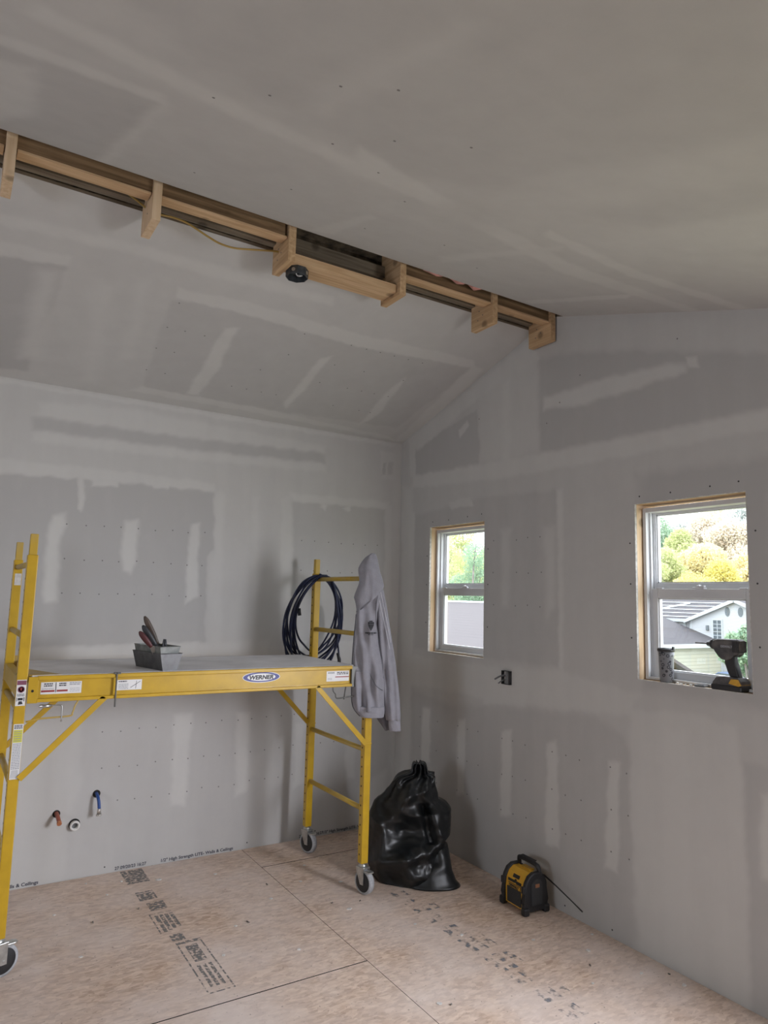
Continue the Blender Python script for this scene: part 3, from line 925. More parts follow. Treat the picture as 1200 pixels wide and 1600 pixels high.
# ---- printing on the board edge along the floor
TXT = '1/2" High Strength LITE- Walls & Ceilings'
M['print'] = mat('board_print', (.07, .07, .09), .8)
for x, s, w in ((-1.63, TXT, .44), (-1.885, '27 09/20/23 16:27', .175), (-.565, TXT, .44), (-.735, '27 09/20/23 16:27', .175), (-2.72, TXT, .44)):
    me = text_mesh(s, .024, .0006)
    xs = [v.co.x for v in me.vertices]
    k = w / (max(xs) - min(xs))
    me.transform(T(x, -.0006, .009) @ FACE_S @ Matrix.Diagonal((k, 1, 1, 1)))
    me.materials.clear(); me.materials.append(M['print'])
    o = bpy.data.objects.new('board_lettering', me); COL.objects.link(o); o.parent = wall_a

# ---- faded grade stamps on the OSB
M['stamp'] = ink_mat('faded_black_ink', (.20, .195, .19), .47, 60)
M['stamp_blue'] = ink_mat('faded_blue_ink', (.20, .215, .24), .56, 30)
floor = bpy.data.objects['floor']
bm = NB()
def flat(bm, x0, x1, y0, y1, z=.0006):
    vs = [bm.verts.new(c) for c in ((x0, y0, z), (x1, y0, z), (x1, y1, z), (x0, y1, z))]
    bm.faces.new(vs)
fx = lambda a, b, c, d: flat(bm, a, b, c, d)
fx(-1.86, -1.74, -.22, -.02); fx(-1.85, -1.76, -.36, -.345)
fx(-1.85, -1.76, -.46, -.37); fx(-1.83, -1.745, -.60, -.50)
fx(-1.85, -1.74, -.64, -.635); fx(-1.85, -1.843, -.86, -.64)
for k in range(4): fx(-1.83 + .024 * k, -1.812 + .024 * k, -.85 + .01 * k, -.66)
fx(-1.82, -1.76, -.96, -.89)
fx(-1.815, -1.700, -1.0, -.975); fx(-1.815, -1.808, -1.44, -1.0); fx(-1.707, -1.700, -1.44, -1.0); fx(-1.815, -1.700, -1.446, -1.438)
fx(-1.785, -1.73, -1.18, -1.02)
for k in range(3): fx(-1.79 + .025 * k, -1.775 + .025 * k, -1.40, -1.21)
o = link('grade_stamp', bm, M['stamp'], floor)
bm = NB()
rng = random.Random(3)
y = -.98
while y > -2.75:
    L = rng.uniform(.05, .16)
    for k in range(rng.choice((2, 3))):
        xx = -.67 + .055 * k
        flat(bm, xx, xx + .035, y - L, y - rng.uniform(0, .02))
    y -= L + rng.uniform(.02, .05)
link('grade_stamp', bm, M['stamp_blue'], floor)

# ------------------------------------------------------------------ windows
def make_window(n, W):
    y0, y1, z0, z1 = W['y0'], W['y1'], W['z0'], W['z1']
    root = empty('window_%d' % n, (0, (y0 + y1) / 2, z0), kind='structure')
    # rough lumber lining
    bm = NB()
    X0, X1 = .013, .145
    box(bm, X0, X1, y1 - .002, y1 + .036, z0 - .04, z1 + .04)
    box(bm, X0, X1, y0 - .036, y0 + .002, z0 - .04, z1 + .04)
    link('jamb_lumber', bm, M['pine_z'], root)
    bm = NB()
    box(bm, X0, X1, y0 + .002, y1 - .002, z1 - .003, z1 + .036)
    link('header_lumber', bm, M['pine'], root)
    bm = NB()
    box(bm, X0, X1, y0 + .002, y1 - .002, z0 - .036, z0 - .001)
    link('sill_lumber', bm, M['pine'], root)
    # cut board edge around the opening
    bm = NB()
    t = .0135
    for a, b, c, d in ((y0 - .0015, y0 + .0015, z0, z1), (y1 - .0015, y1 + .0015, z0, z1), (y0, y1, z0 - .0015, z0 + .0015), (y0, y1, z1 - .0015, z1 + .0015)):
        box(bm, -.0008, t, a, b, c, d)
    link('board_edge', bm, M['drywall_edge'], root)
    # vinyl frame
    fx = .052
    a0, a1, b0, b1 = y0 + .004, y1 - .006, z0 + .002, z1 - .018
    fw = .018
    bm = NB()
    box(bm, fx, .145, a1 - fw, a1, b0, b1, .002); box(bm, fx, .145, a0, a0 + fw, b0, b1, .002)
    box(bm, fx, .145, a0 + fw, a1 - fw, b1 - .022, b1, .002); box(bm, fx, .145, a0 + fw, a1 - fw, b0, b0 + .012, .002)
    link('window_frame', bm, M['vinyl'], root)
    bm = NB()
    for s, q in ((1, a1 - fw), (-1, a0 + fw)):
        for xx in (.076, .104):
            box(bm, xx, xx + .004, min(q, q - s * .009), max(q, q - s * .009), b0 + .012, b1 - .022)
    link('sash_track', bm, M['vinyl'], root)
    mid = 1.655
    def sash(name, x0, x1, c0, c1, d0, d1, st, top, bot):
        bm = NB()
        box(bm, x0, x1, c0, c0 + st, d0, d1, .002); box(bm, x0, x1, c1 - st, c1, d0, d1, .002)
        box(bm, x0, x1, c0 + st, c1 - st, d1 - top, d1, .002); box(bm, x0, x1, c0 + st, c1 - st, d0, d0 + bot, .002)
        # glazing bead
        for p in ((c0 + st, c0 + st + .006, d0 + bot, d1 - top), (c1 - st - .006, c1 - st, d0 + bot, d1 - top),
                  (c0 + st, c1 - st, d1 - top - .006, d1 - top), (c0 + st, c1 - st, d0 + bot, d0 + bot + .006)):
            box(bm, x0 + .006, x1, *p)
        s = link(name, bm, M['vinyl'], root)
        g = NB()
        box(g, (x0 + x1) / 2 + .002, (x0 + x1) / 2 + .005, c0 + st - .003, c1 - st + .003, d0 + bot - .003, d1 - top + .003)
        link('glass_pane', g, M['glass'], s)
        return s
    up = sash('upper_sash', .108, .134, a0 + fw - .006, a1 - fw + .006, mid, b1 - .018, .022, .012, .032)
    lo = sash('lower_sash', .078, .104, a0 + fw - .004, a1 - fw + .004, b0 + .010, mid + .004, .044, .044, .036)
    # lock on the meeting rail, two tilt latches
    bm = NB()
    ym = (y0 + y1) / 2
    box(bm, .070, .100, ym - .028, ym + .028, mid + .004, mid + .011, .002)
    box(bm, .066, .080, ym - .034, ym + .006, mid + .011, mid + .018, .002)
    lathe(bm, [(.010, 0), (.010, .010), (.004, .013)], 12, T(.086, ym + .004, mid + .010))
    link('sash_lock', bm, M['vinyl'], lo)
    bm = NB()
    for q in (a0 + fw + .05, a1 - fw - .05):
        box(bm, .074, .092, q - .018, q + .018, mid + .004, mid + .009, .002)
    link('tilt_latch', bm, M['vinyl'], lo)
    return root
make_window(1, W1)
make_window(2, W2)
# ------------------------------------------------------------------ rolling scaffold
PX = (-2.527, -.795)          # posts, left and right end frame
PY = (-.913, -.228)           # front and rear
HW = .0215
scaf = empty('rolling_scaffold', ((PX[0] + PX[1]) / 2, (PY[0] + PY[1]) / 2, 0),
             'yellow steel rolling scaffold with white platform against the grey drywall', 'scaffold')
for x in PX:
    for y in PY:
        bm = NB()
        box(bm, x - HW, x + HW, y - HW, y + HW, .155, 1.726, .004)
        # thin collar where the sliding sleeve ends
        box(bm, x - HW - .002, x + HW + .002, y - HW - .002, y + HW + .002, .778, .784, .001)
        z = .20
        while z < 1.66:
            for s in (-1, 1):
                lathe(bm, [(.0052, 0), (.0052, .0006)], 10, T(x + s * (HW + .0001), y + .003, z) @ Matrix.Rotation(s * PI / 2, 4, 'Y'), mi=1)
            z += .0508
        post = link('post', bm, None, scaf, mats=[M['yellow'], M['hole']])
        bm = NB()
        box(bm, x - .016, x + .016, y - .016, y + .016, 1.70, 1.818, .003)
        link('stacking_pin', bm, M['yellow_dusty'], post)
    # rungs
    for z in (.43, .745, 1.06, 1.37, 1.688):
        if z == 1.06 and x > -1: continue
        bm = NB()
        tube(bm, [(x, PY[0] + .018, z), (x, PY[1] - .018, z)], .0135, 14)
        link('rung', bm, M['yellow_dusty'], scaf)
# casters
def caster(x, y, rot, parent):
    c = empty('caster', (x, y, 0)); c.parent = parent; c.matrix_parent_inverse = inv_chain(parent)
    c.rotation_euler = (0, 0, rot)
    bm = NB()
    R = .0635
    o = .018
    lathe(bm, [(.012, -.016), (.050, -.016), (.052, -.014), (.052, .014), (.050, .016), (.012, .016)], 32, T(0, o, R) @ Matrix.Rotation(PI / 2, 4, 'Y') , mi=0)
    lathe(bm, [(.0515, -.0155), (.0605, -.015), (R, -.009), (R, .009), (.0605, .015), (.0515, .0155)], 36, T(0, o, R) @ Matrix.Rotation(PI / 2, 4, 'Y'), mi=1)
    link2('wheel', bm, None, c, mats=[M['rubber'], M['greytire']])
    bm = NB()
    for s in (-1, 1):
        prism(bm, [(-.026, .135), (.030, .135), (.030, .125), (o + .012, R - .012), (o - .012, R - .012), (-.026, .118)], 'X', s * .021 - .0018, s * .021 + .0018)
    box(bm, -.024, .024, -.028, .032, .130, .137, .001)
    lathe(bm, [(.022, .137), (.022, .146), (.013, .150), (.013, .16)], 20)
    tube(bm, [(-.026, o, R), (.026, o, R)], .006, 8)
    link2('fork', bm, M['steel'], c)
    bm = NB()
    prism(bm, [(-.018, .028), (.018, .028), (.020, .062), (.010, .075), (-.010, .075), (-.020, .062)], 'Z', .118, .124, bev=.001)
    link2('brake_lever', bm, M['steel'], c)
    return c
def link2(name, bm, m, parent, mats=None):
    o = link(name, bm, m, None, mats=mats)
    o.parent = parent
    return o
caster(PX[1], PY[0], math.radians(193), scaf); caster(PX[1], PY[1], math.radians(198), scaf)
caster(PX[0], PY[0], math.radians(-70), scaf); caster(PX[0], PY[1], math.radians(-120), scaf)
# side rails (C channel with lips), front and rear
RX0, RX1 = -2.467, -.912
for y, s in ((-.921, -1), (-.222, 1)):
    bm = NB()
    w = sorted((y, y + s * .004))
    box(bm, RX0, RX1, w[0], w[1], 1.098, 1.206)
    for z0, z1 in ((1.189, 1.207), (1.096, 1.111)):
        q = sorted((y, y + s * .022))
        box(bm, RX0, RX1, q[0], q[1], z0, z1, .003)
    rail = link('side_rail', bm, M['yellow'], scaf)
    for x0, x1 in ((-2.503, RX0 + .004), (RX1 - .004, -.772)):
        bm = NB()
        yy = -.936 if s < 0 else -.205
        q = sorted((yy, yy + s * .005))
        box(bm, x0, x1 if x1 < -2 else -.815, q[0], q[1], 1.093, 1.204, .0015)
        q2 = sorted((y, yy))
        box(bm, (x0 + .06) if x1 < -2 else x0, x1 if x1 < -2 else x0 + .02, q2[0], q2[1], 1.10, 1.20) if x1 > -2 else None
        pl = link('end_bracket', bm, M['yellow'] if x1 < -2 else M['darksteel'], scaf)
        bm = NB()
        for xx in ((x0 + .018,) if x1 < -2 else (-.87,)):
            lathe(bm, [(.0055, 0), (.0055, .002)], 10, T(xx, q[0] if s < 0 else q[0], 1.145) @ Matrix.Rotation(PI / 2, 4, 'X'))
        link('bolt', bm, M['hole'], pl)
bm = NB()
prism(bm, [(-2.50, -.60), (-2.50, -.915), (-2.372, -.915)], 'Z', 1.206, 1.2095)
link('corner_gusset', bm, M['yellow_dusty'], scaf)
bm = NB()
box(bm, -2.545, -2.512, -.90, -.24, 1.12, 1.20)
box(bm, -2.535, -2.46, -.215, -.209, 1.10, 1.235)
link('end_plate', bm, M['yellow_dusty'], scaf)
# platform
bm = NB()
box(bm, -2.49, -.888, -.921, -.300, 1.192, 1.2085, .003)
box(bm, -2.49, -.888, -.296, -.215, 1.192, 1.2085, .003)
link('platform', bm, M['deckwood'], scaf)
# diagonal braces
for y in (-.940, -.222):
    for (xa, xb) in ((-1.125, -.815), (-2.190, -2.508)):
        bm = NB()
        bar(bm, (xa, y, 1.104), (xb, y, .785), .026, .006 if y < -.9 else .012, (0, 1, 0))
        link('diagonal_brace', bm, M['yellow'], scaf)
# clamp around the rail, latch pins, wire safety loops
bm = NB()
box(bm, -2.148, -2.142, -.950, -.940, 1.060, 1.213, .001)
box(bm, -2.158, -2.128, -.950, -.936, 1.205, 1.213, .001)
link('rail_clamp', bm, M['darksteel'], scaf)
bm = NB()
tube(bm, catmull([(-2.455, -.935, 1.078), (-2.39, -.935, 1.080), (-2.368, -.935, 1.078), (-2.362, -.935, 1.066), (-2.362, -.935, 1.01)], 4), .0032, 8)
tube(bm, [(-2.452, -.935, 1.078), (-2.405, -.935, 1.079)], .007, 10)
link('latch_pin', bm, M['steel'], scaf)
bm = NB()
tube(bm, catmull([(-2.50, -.93, 1.016), (-2.44, -.93, 1.026), (-2.33, -.93, 1.030), (-2.318, -.93, 1.042), (-2.310, -.93, 1.07), (-2.298, -.93, 1.095)], 4), .0038, 8)
link('safety_loop', bm, M['yellow_dusty'], scaf)
bm = NB()
tube(bm, catmull([(-1.025, -.93, 1.100), (-1.022, -.93, 1.075), (-1.008, -.93, 1.058), (-1.004, -.93, 1.040), (-.985, -.93, 1.035), (-.93, -.93, 1.040), (-.86, -.93, 1.045)], 4), .0035, 8)
tube(bm, [(-.945, -.93, 1.095), (-.955, -.93, 1.028)], .0035, 8)
link('safety_loop', bm, M['darksteel'], scaf)
# labels
def plate(name, x0, x1, z0, z1, y, m, parent=scaf, t=.0006):
    bm = NB(); box(bm, x0, x1, y - t, y, z0, z1)
    return link(name, bm, m, parent)
def rows(parent, x0, x1, z0, z1, y, n, m, seed=1, h=.55, gap=0.):
    """lines of unreadable small print"""
    rg = random.Random(seed)
    bm = NB()
    st = (z1 - z0) / n
    for i in range(n):
        x = x0
        while x < x1:
            w = rg.uniform(.15, .5) * (x1 - x0) * .6
            box(bm, x, min(x + w, x1), y - .0004, y, z0 + st * i + st * (1 - h) / 2, z0 + st * i + st * (1 + h) / 2)
            x += w + (x1 - x0) * .04 + gap
    return link('small_print', bm, m, parent)
YF = PY[0] - HW - .0004
l1 = tag(plate('warning_label', -2.546, -2.509, 1.085, 1.193, YF, M['label_white']), 'white label with a dark purple warning circle')
bm = NB(); box(bm, -2.545, -2.510, YF - .0012, YF - .0006, 1.172, 1.190)
lathe(bm, [(.0135, 0), (.0135, .0006), (.0100, .0006), (.0100, 0)], 28, T(-2.528, YF - .0006, 1.153) @ RA)
link('purple_print', bm, M['purple'], l1)
bm = NB(); prism(bm, [(-2.533, 1.156), (-2.528, 1.146), (-2.523, 1.156), (-2.526, 1.160), (-2.530, 1.160)], 'Y', YF - .0012, YF - .0006)
link('red_print', bm, M['red'], l1)
rows(l1, -2.542, -2.514, 1.124, 1.136, YF - .0006, 2, M['ink'], 3)
bm = NB()
box(bm, -2.538, -2.519, YF - .0012, YF - .0006, 1.108, 1.118); box(bm, -2.543, -2.541, YF - .0012, YF - .0006, 1.104, 1.120)
box(bm, -2.516, -2.513, YF - .0012, YF - .0006, 1.104, 1.120); prism(bm, [(-2.536, 1.090), (-2.518, 1.092), (-2.522, 1.104), (-2.534, 1.104)], 'Y', YF - .0012, YF - .0006)
link('pictogram', bm, M['ink'], l1)
l2 = tag(plate('instruction_label', -2.544, -2.507, .785, 1.010, YF, M['label_white']), 'tall white label with a yellow green band')
rows(l2, -2.541, -2.510, .990, 1.007, YF - .0006, 3, M['ink'], 5, .6)
b2 = plate('yellow_band', -2.542, -2.509, .935, .986, YF - .0006, M['label_yellow'], l2)
rows(b2, -2.539, -2.512, .937, .984, YF - .0012, 5, M['label_grey'], 8, .35)
rows(l2, -2.541, -2.510, .825, .932, YF - .0006, 16, M['label_grey'], 11, .5)
bm = NB()
for k in range(6): bar(bm, (-2.541 + .005 * k, YF - .0008, .790), (-2.536 + .004 * k, YF - .0008, .822), .0016, .0004, (0, 1, 0))
link('diagram_lines', bm, M['label_grey'], l2)
l5 = plate('faded_label', PX[0] - .012, PX[0] + .018, 1.595, 1.655, PY[1] - HW - .0004, M['dust'])
YR = -.9254
l3 = tag(plate('warning_label', -2.452, -2.288, 1.127, 1.178, YR, M['label_white']), 'wide white label with red bars on the rail')
bm = NB()
for a, b in ((-2.450, -2.397), (-2.388, -2.344)): box(bm, a, b, YR - .0012, YR - .0006, 1.136, 1.144)
link('red_print', bm, M['red'], l3)
bm = NB(); box(bm, -2.394, -2.391, YR - .0012, YR - .0006, 1.134, 1.176)
link('divider', bm, M['ink'], l3)
rows(l3, -2.440, -2.405, 1.158, 1.175, YR - .0006, 2, M['ink'], 21, .6)
rows(l3, -2.380, -2.350, 1.158, 1.175, YR - .0006, 2, M['ink'], 22, .6)
rows(l3, -2.338, -2.293, 1.162, 1.176, YR - .0006, 2, M['label_grey'], 23, .6)
rows(l3, -2.448, -2.400, 1.146, 1.154, YR - .0006, 2, M['label_grey'], 24, .4)
rows(l3, -2.335, -2.295, 1.132, 1.152, YR - .0006, 3, M['label_grey'], 25, .3)
l4 = plate('instruction_label', -2.138, -2.028, 1.130, 1.176, YR, M['label_white'])
rows(l4, -2.132, -2.095, 1.165, 1.173, YR - .0006, 1, M['ink'], 31, .6)
rows(l4, -2.132, -2.088, 1.134, 1.160, YR - .0006, 5, M['label_grey'], 32, .4)
bm = NB(); bar(bm, (-2.078, YR - .0008, 1.140), (-2.035, YR - .0008, 1.168), .002, .0004, (0, 1, 0)); bar(bm, (-2.055, YR - .0008, 1.135), (-2.052, YR - .0008, 1.170), .0018, .0004, (0, 1, 0))
link('diagram_lines', bm, M['ink'], l4)
l6 = plate('warning_label', -1.063, -.925, 1.126, 1.180, YR, M['label_white'])
rows(l6, -1.055, -1.015, 1.166, 1.176, YR - .0006, 2, M['ink'], 41, .5); rows(l6, -1.055, -1.030, 1.133, 1.145, YR - .0006, 2, M['label_grey'], 42, .4)
rows(l6, -1.000, -.93, 1.160, 1.176, YR - .0006, 2, M['ink'], 43, .6)
bm = NB(); box(bm, -1.010, -.926, YR - .0012, YR - .0006, 1.146, 1.151); link('red_print', bm, M['red'], l6)
# maker's oval
def ellipse(name, cx, cz, a, b, y, m, parent, t=.0006, n=48):
    bm = NB(); prism(bm, [(cx + a * math.cos(2 * PI * k / n), cz + b * math.sin(2 * PI * k / n)) for k in range(n)], 'Y', y - t, y)
    return link(name, bm, m, parent)
lg = ellipse('logo_oval', -1.436, 1.1635, .102, .0275, YR, M['label_white'], scaf)
lg2 = ellipse('logo_navy_oval', -1.436, 1.1635, .098, .0245, YR - .0006, M['navy'], lg)
ellipse('logo_white_oval', -1.436, 1.1635, .076, .0185, YR - .0012, M['label_white'], lg)
me = text_mesh('WERNER', .0285, .0011, shear=.18, align='CENTER')
xs = [v.co.x for v in me.vertices]; k = .132 / (max(xs) - min(xs)); cx = (max(xs) + min(xs)) / 2
me.transform(T(-1.436, YR - .0022, 1.1535) @ FACE_S @ Matrix.Diagonal((k, 1, 1, 1)) @ T(-cx, 0, 0))
me.materials.clear(); me.materials.append(M['ink'])
o = bpy.data.objects.new('logo_lettering', me); COL.objects.link(o); o.parent = lg; o.matrix_parent_inverse = inv_chain(lg)

# ------------------------------------------------------------------ generic loft for soft things
def loft(rows_, origin, r, c, ns=40, ripple=None, power=1.0, mi=0, bm=None, cap=True):
    """rows: (z, u_left, u_right, v_front, v_back) in the frame r (sideways) / c (towards the viewer side)"""
    bm = bm or NB()
    rings = []
    O = Vector(origin); r = Vector(r); c = Vector(c)
    for i, (z, ul, ur, vf, vb) in enumerate(rows_):
        um, uh = (ul + ur) / 2, (ur - ul) / 2
        vm, vh = (vf + vb) / 2, (vf - vb) / 2
        R = []
        for k in range(ns):
            a = 2 * PI * k / ns
            ca, sa = math.cos(a), math.sin(a)
            e = power
            uu = um + uh * math.copysign(abs(ca) ** e, ca)
            vv = vm + vh * math.copysign(abs(sa) ** e, sa)
            P = O + r * uu + c * vv + Vector((0, 0, z))
            if ripple:
                P = P + ripple(a, uu, vv, z, i)
            R.append(bm.verts.new(P))
        rings.append(R)
    for i in range(len(rings) - 1):
        for k in range(ns):
            f = bm.faces.new((rings[i][k], rings[i][(k + 1) % ns], rings[i + 1][(k + 1) % ns], rings[i + 1][k]))
            f.smooth = True; f.material_index = mi
    if cap:
        for R in (rings[0], rings[-1]):
            f = bm.faces.new(R); f.material_index = mi
    return bm

def interp_rows(rows_, n):
    a = np.array(rows_, float)
    z = a[:, 0]
    order = np.argsort(z); a = a[order]; z = a[:, 0]
    zz = np.linspace(z[0], z[-1], n)
    out = [zz]
    for k in range(1, a.shape[1]):
        # smoothed interpolation
        y = np.interp(zz, z, a[:, k])
        out.append(y)
    return list(zip(*out))

# ------------------------------------------------------------------ hooded sweatshirt hung on the front right post
JR = Vector((.845, -.534, 0)); JC = Vector((-.534, -.845, 0))
JO = Vector((PX[1], PY[0], 0))
def jz(py): return 1.825 - (py - 866) * .003537
def ju(py, px): return (px - (568 + (1345 - py) * .0262)) * .00362
hood_px = [(864.5, 580, 585.5), (866.5, 577, 587.5), (871, 571, 589.5), (877, 566, 591), (883, 562.5, 592), (888, 560, 593), (893, 559.5, 594), (900, 560.5, 595.5), (907, 561.5, 596.5),
           (914, 560.5, 597.5), (922, 557.5, 598.5), (930, 554.5, 599), (936, 553, 599.5), (941, 555, 599), (949, 556.5, 597), (957, 557.5, 592)]
hr = []
for py, a, b in hood_px:
    t = min(1, (py - 862) / 30)
    hr.append((jz(py), ju(py, a), ju(py, b), .035 + .042 * t, -.03 - .03 * t))
def fold(a, uu, vv, z, i):
    s = math.sin(a)
    f = .012 * (1 - 2 * abs(math.sin(uu * 52 + z * 5 + .8))) * (.5 + .5 * math.sin(z * 7 + 1)) + .009 * math.sin(uu * 115 + z * 9 + 1.5 * math.sin(z * 5)) + .009 * math.sin(uu * 61 - z * 14 + 1.2) + .004 * math.sin(z * 41 + uu * 30)
    f += .004 * noise.noise(Vector((uu * 30, z * 12, 3)))
    return JC * (f * max(0, s) - f * max(0, -s))
sweat = empty('hooded_sweatshirt', (PX[1], PY[0], 1.83), 'grey zip-up hooded sweatshirt hanging from the scaffold post near the corner', 'sweatshirt')
def hoodfold(a, uu, vv, z, i):
    s = math.sin(a)
    f = .010 * math.exp(-((uu - .012) / .010) ** 2) * min(1, (1.83 - z) * 8) - .010 * math.exp(-((uu + .012 + (z - 1.7) * .03) / .012) ** 2) * min(1, (1.83 - z) * 5)
    # the hood is sewn on along a slant: lower at the zip, higher at the shoulder
    t = max(0, min(1, (jz(895) - z) / (jz(895) - jz(957))))
    q = max(0, min(1, (uu + .062) / .135))
    return fold(a, uu, vv, z, i) * .5 + JC * f * max(0, s) + Vector((0, 0, .110 * t * q))
link('hood', loft(interp_rows(hr, 44), JO, JR, JC, 48, hoodfold, .85), M['fleece'], sweat, smooth=True)
body_px = [(925, 566, 597), (935, 560, 597), (948, 557.5, 594), (958, 557, 591), (975, 556, 589), (1000, 553.5, 592), (1030, 551.5, 597), (1055, 550.5, 600), (1080, 550, 600.5),
           (1095, 550.5, 600.5), (1104, 552, 600.5), (1110, 555, 600)]
br = [(jz(py), ju(py, a), ju(py, b), .058 + .026 * min(1, (py - 925) / 60), -.05) for py, a, b in body_px]
link('body', loft(interp_rows(br, 60), JO, JR, JC, 56, fold, .75), M['fleece'], sweat, smooth=True)
hem = [(jz(py), ju(py, a), ju(py, b), .086, -.052) for py, a, b in [(1103, 552, 601), (1109, 555, 601.5), (1114, 559, 601), (1119, 564, 600)]]
link('hem_band', loft(interp_rows(hem, 12), JO, JR, JC, 56, lambda a, u, v, z, i: JC * (.0012 * math.sin(u * 900)), .75), M['fleece'], sweat, smooth=True)
# sleeve at the right: hangs from the shoulder to a ribbed cuff
sl_px = [(922, 588, 599), (930, 588, 601), (942, 587, 603.5), (960, 587, 606.5), (985, 588, 610), (1010, 590, 614), (1040, 594, 618.5), (1070, 597, 622), (1095, 599, 624.5), (1115, 601, 625.5), (1125, 603, 625.5)]
sr = [(jz(py), ju(py, a), ju(py, b), .045 - .010 * max(0, (py - 1000) / 125), -.055) for py, a, b in sl_px]
def sfold(a, uu, vv, z, i):
    s = math.sin(a)
    f = .009 * math.sin(uu * 160 + z * 12) + .005 * math.sin(z * 33 + uu * 50)
    return JC * f * s
sleeve = link('sleeve', loft(interp_rows(sr, 50), JO, JR, JC, 36, sfold, .9), M['fleece'], sweat, smooth=True)
cf = [(jz(py), ju(py, a), ju(py, b), .028, -.035) for py, a, b in [(1124, 607, 625), (1132, 607, 625.5), (1141, 608, 626)]]
link('cuff', loft(interp_rows(cf, 8), JO, JR, JC, 48, lambda a, u, v, z, i: JC * (.001 * math.sin(u * 1200)), .9), M['fleece'], sleeve, smooth=True)
# far sleeve, showing only below the hem
s2 = [(jz(py), ju(py, a), ju(py, b), -.055, -.105) for py, a, b in [(1000, 585, 600), (1090, 584, 606), (1122, 585, 609), (1131, 592, 610), (1144, 601, 608)]]
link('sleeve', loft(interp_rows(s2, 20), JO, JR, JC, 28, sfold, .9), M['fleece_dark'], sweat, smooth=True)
def surf(u, z, rows_, off=.002, power=.75, foldf=fold):
    """point on the front of a lofted row set"""
    a = np.array(sorted(rows_)); zz = a[:, 0]
    ul, ur, vf, vb = [np.interp(z, zz, a[:, k]) for k in (1, 2, 3, 4)]
    um, uh = (ul + ur) / 2, (ur - ul) / 2
    t = max(-1, min(1, (u - um) / uh))
    ca = math.copysign(abs(t) ** (1 / power), t)
    sa = math.sqrt(max(0, 1 - ca * ca))
    v = (vf + vb) / 2 + (vf - vb) / 2 * sa ** power
    P = JO + JR * u + JC * (v + off) + Vector((0, 0, z))
    return P + foldf(math.asin(min(1, sa)), u, v, z, 0)
def seamline(name, pxs, rad, m, rows_=br, foldf=fold, off=.001, power=.75, parent=None):
    pts = catmull([surf(ju(py, px), jz(py), rows_, off, power, foldf) for px, py in pxs], 5)
    bm = NB(); tube(bm, pts, rad, 6)
    return link(name, bm, m, parent or sweat)
seamline('zipper', [(557.2, 962), (556.2, 975), (553.8, 1000), (551.8, 1030), (550.8, 1055), (550.4, 1080), (551, 1095), (552.8, 1104)], .0035, M['zip'], off=.001)
tail = seamline('zipper', [(552.5, 1103), (555.6, 1109), (559.6, 1114), (563.8, 1118)], .0035, M['zip'], rows_=hem, foldf=lambda *a: Vector((0, 0, 0)))
seamline('neck_seam', [(557.5, 958), (566, 953), (574, 946), (582, 938), (589, 930), (594, 926)], .0022, M['seam'], rows_=br, off=.010)
seamline('pocket_seam', [(558, 1049), (566, 1048.5), (577, 1049)], .0013, M['seam'])
seamline('pocket_opening', [(577, 1049), (581, 1058), (587, 1068), (592, 1073), (598, 1078)], .0022, M['seam'])
seamline('armhole_seam', [(591, 928), (588.5, 945), (587.5, 962), (588.5, 980), (591, 1000), (596, 1030), (599, 1060)], .0020, M['seam'])
seamline('sleeve_fold_halo', [(592, 930), (594.5, 945), (598, 962), (602, 980), (606, 1000), (609, 1015)], .0016, M['fold_halo'], rows_=sr, foldf=sfold, power=.9)  # lit edges of the sleeve folds, drawn as thin pale lines
seamline('sleeve_fold_halo', [(595, 926), (599, 945), (603, 965), (607, 985), (610.5, 1005)], .0016, M['fold_halo'], rows_=sr, foldf=sfold, power=.9)
def split_poly(p, n=5):
    """cut a print outline into small cells so that it follows the cloth"""
    if len(p) == 4:
        a, b, c, d = [Vector((q[0], q[1], 0)) for q in p]
        out = []
        for i in range(n):
            for j in range(n):
                f = lambda s, t: ((a * (1 - s) + b * s) * (1 - t) + (d * (1 - s) + c * s) * t)[:2]
                out.append([f(i / n, j / n), f((i + 1) / n, j / n), f((i + 1) / n, (j + 1) / n), f(i / n, (j + 1) / n)])
        return out
    return [p]
# chest emblem: dark shield over two lines of small print
def decal(name, polys, m):
    polys = [q for p_ in polys for q in split_poly(p_)]
    bm = NB()
    for poly in polys:
        vs = [bm.verts.new(surf(ju(py, px), jz(py), br, .003)) for px, py in poly]
        bm.faces.new(vs)
    return link(name, bm, m, sweat)
decal('chest_emblem', [[(578, 971), (582.6, 971), (583, 973), (577.6, 973)], [(575.6, 973.2), (585.2, 973.2), (585, 976.6), (575.8, 976.6)], [(575.8, 976.9), (585, 976.9), (583.6, 981), (577.2, 981)], [(577.2, 981), (583.6, 981), (580.8, 986.5), (580.2, 986.5)]], M['ink'])
decal('chest_lettering', [[(x, 989), (x + w, 989), (x + w, 991.2), (x, 991.2)] for x, w in ((571.5, 2), (574, 3), (577.6, 2), (580.2, 3.4), (584.2, 2.4), (587, 1.4))] +
      [[(x, 992), (x + w, 992), (x + w, 993), (x, 993)] for x, w in ((576, 3), (580, 4))], M['ink'])

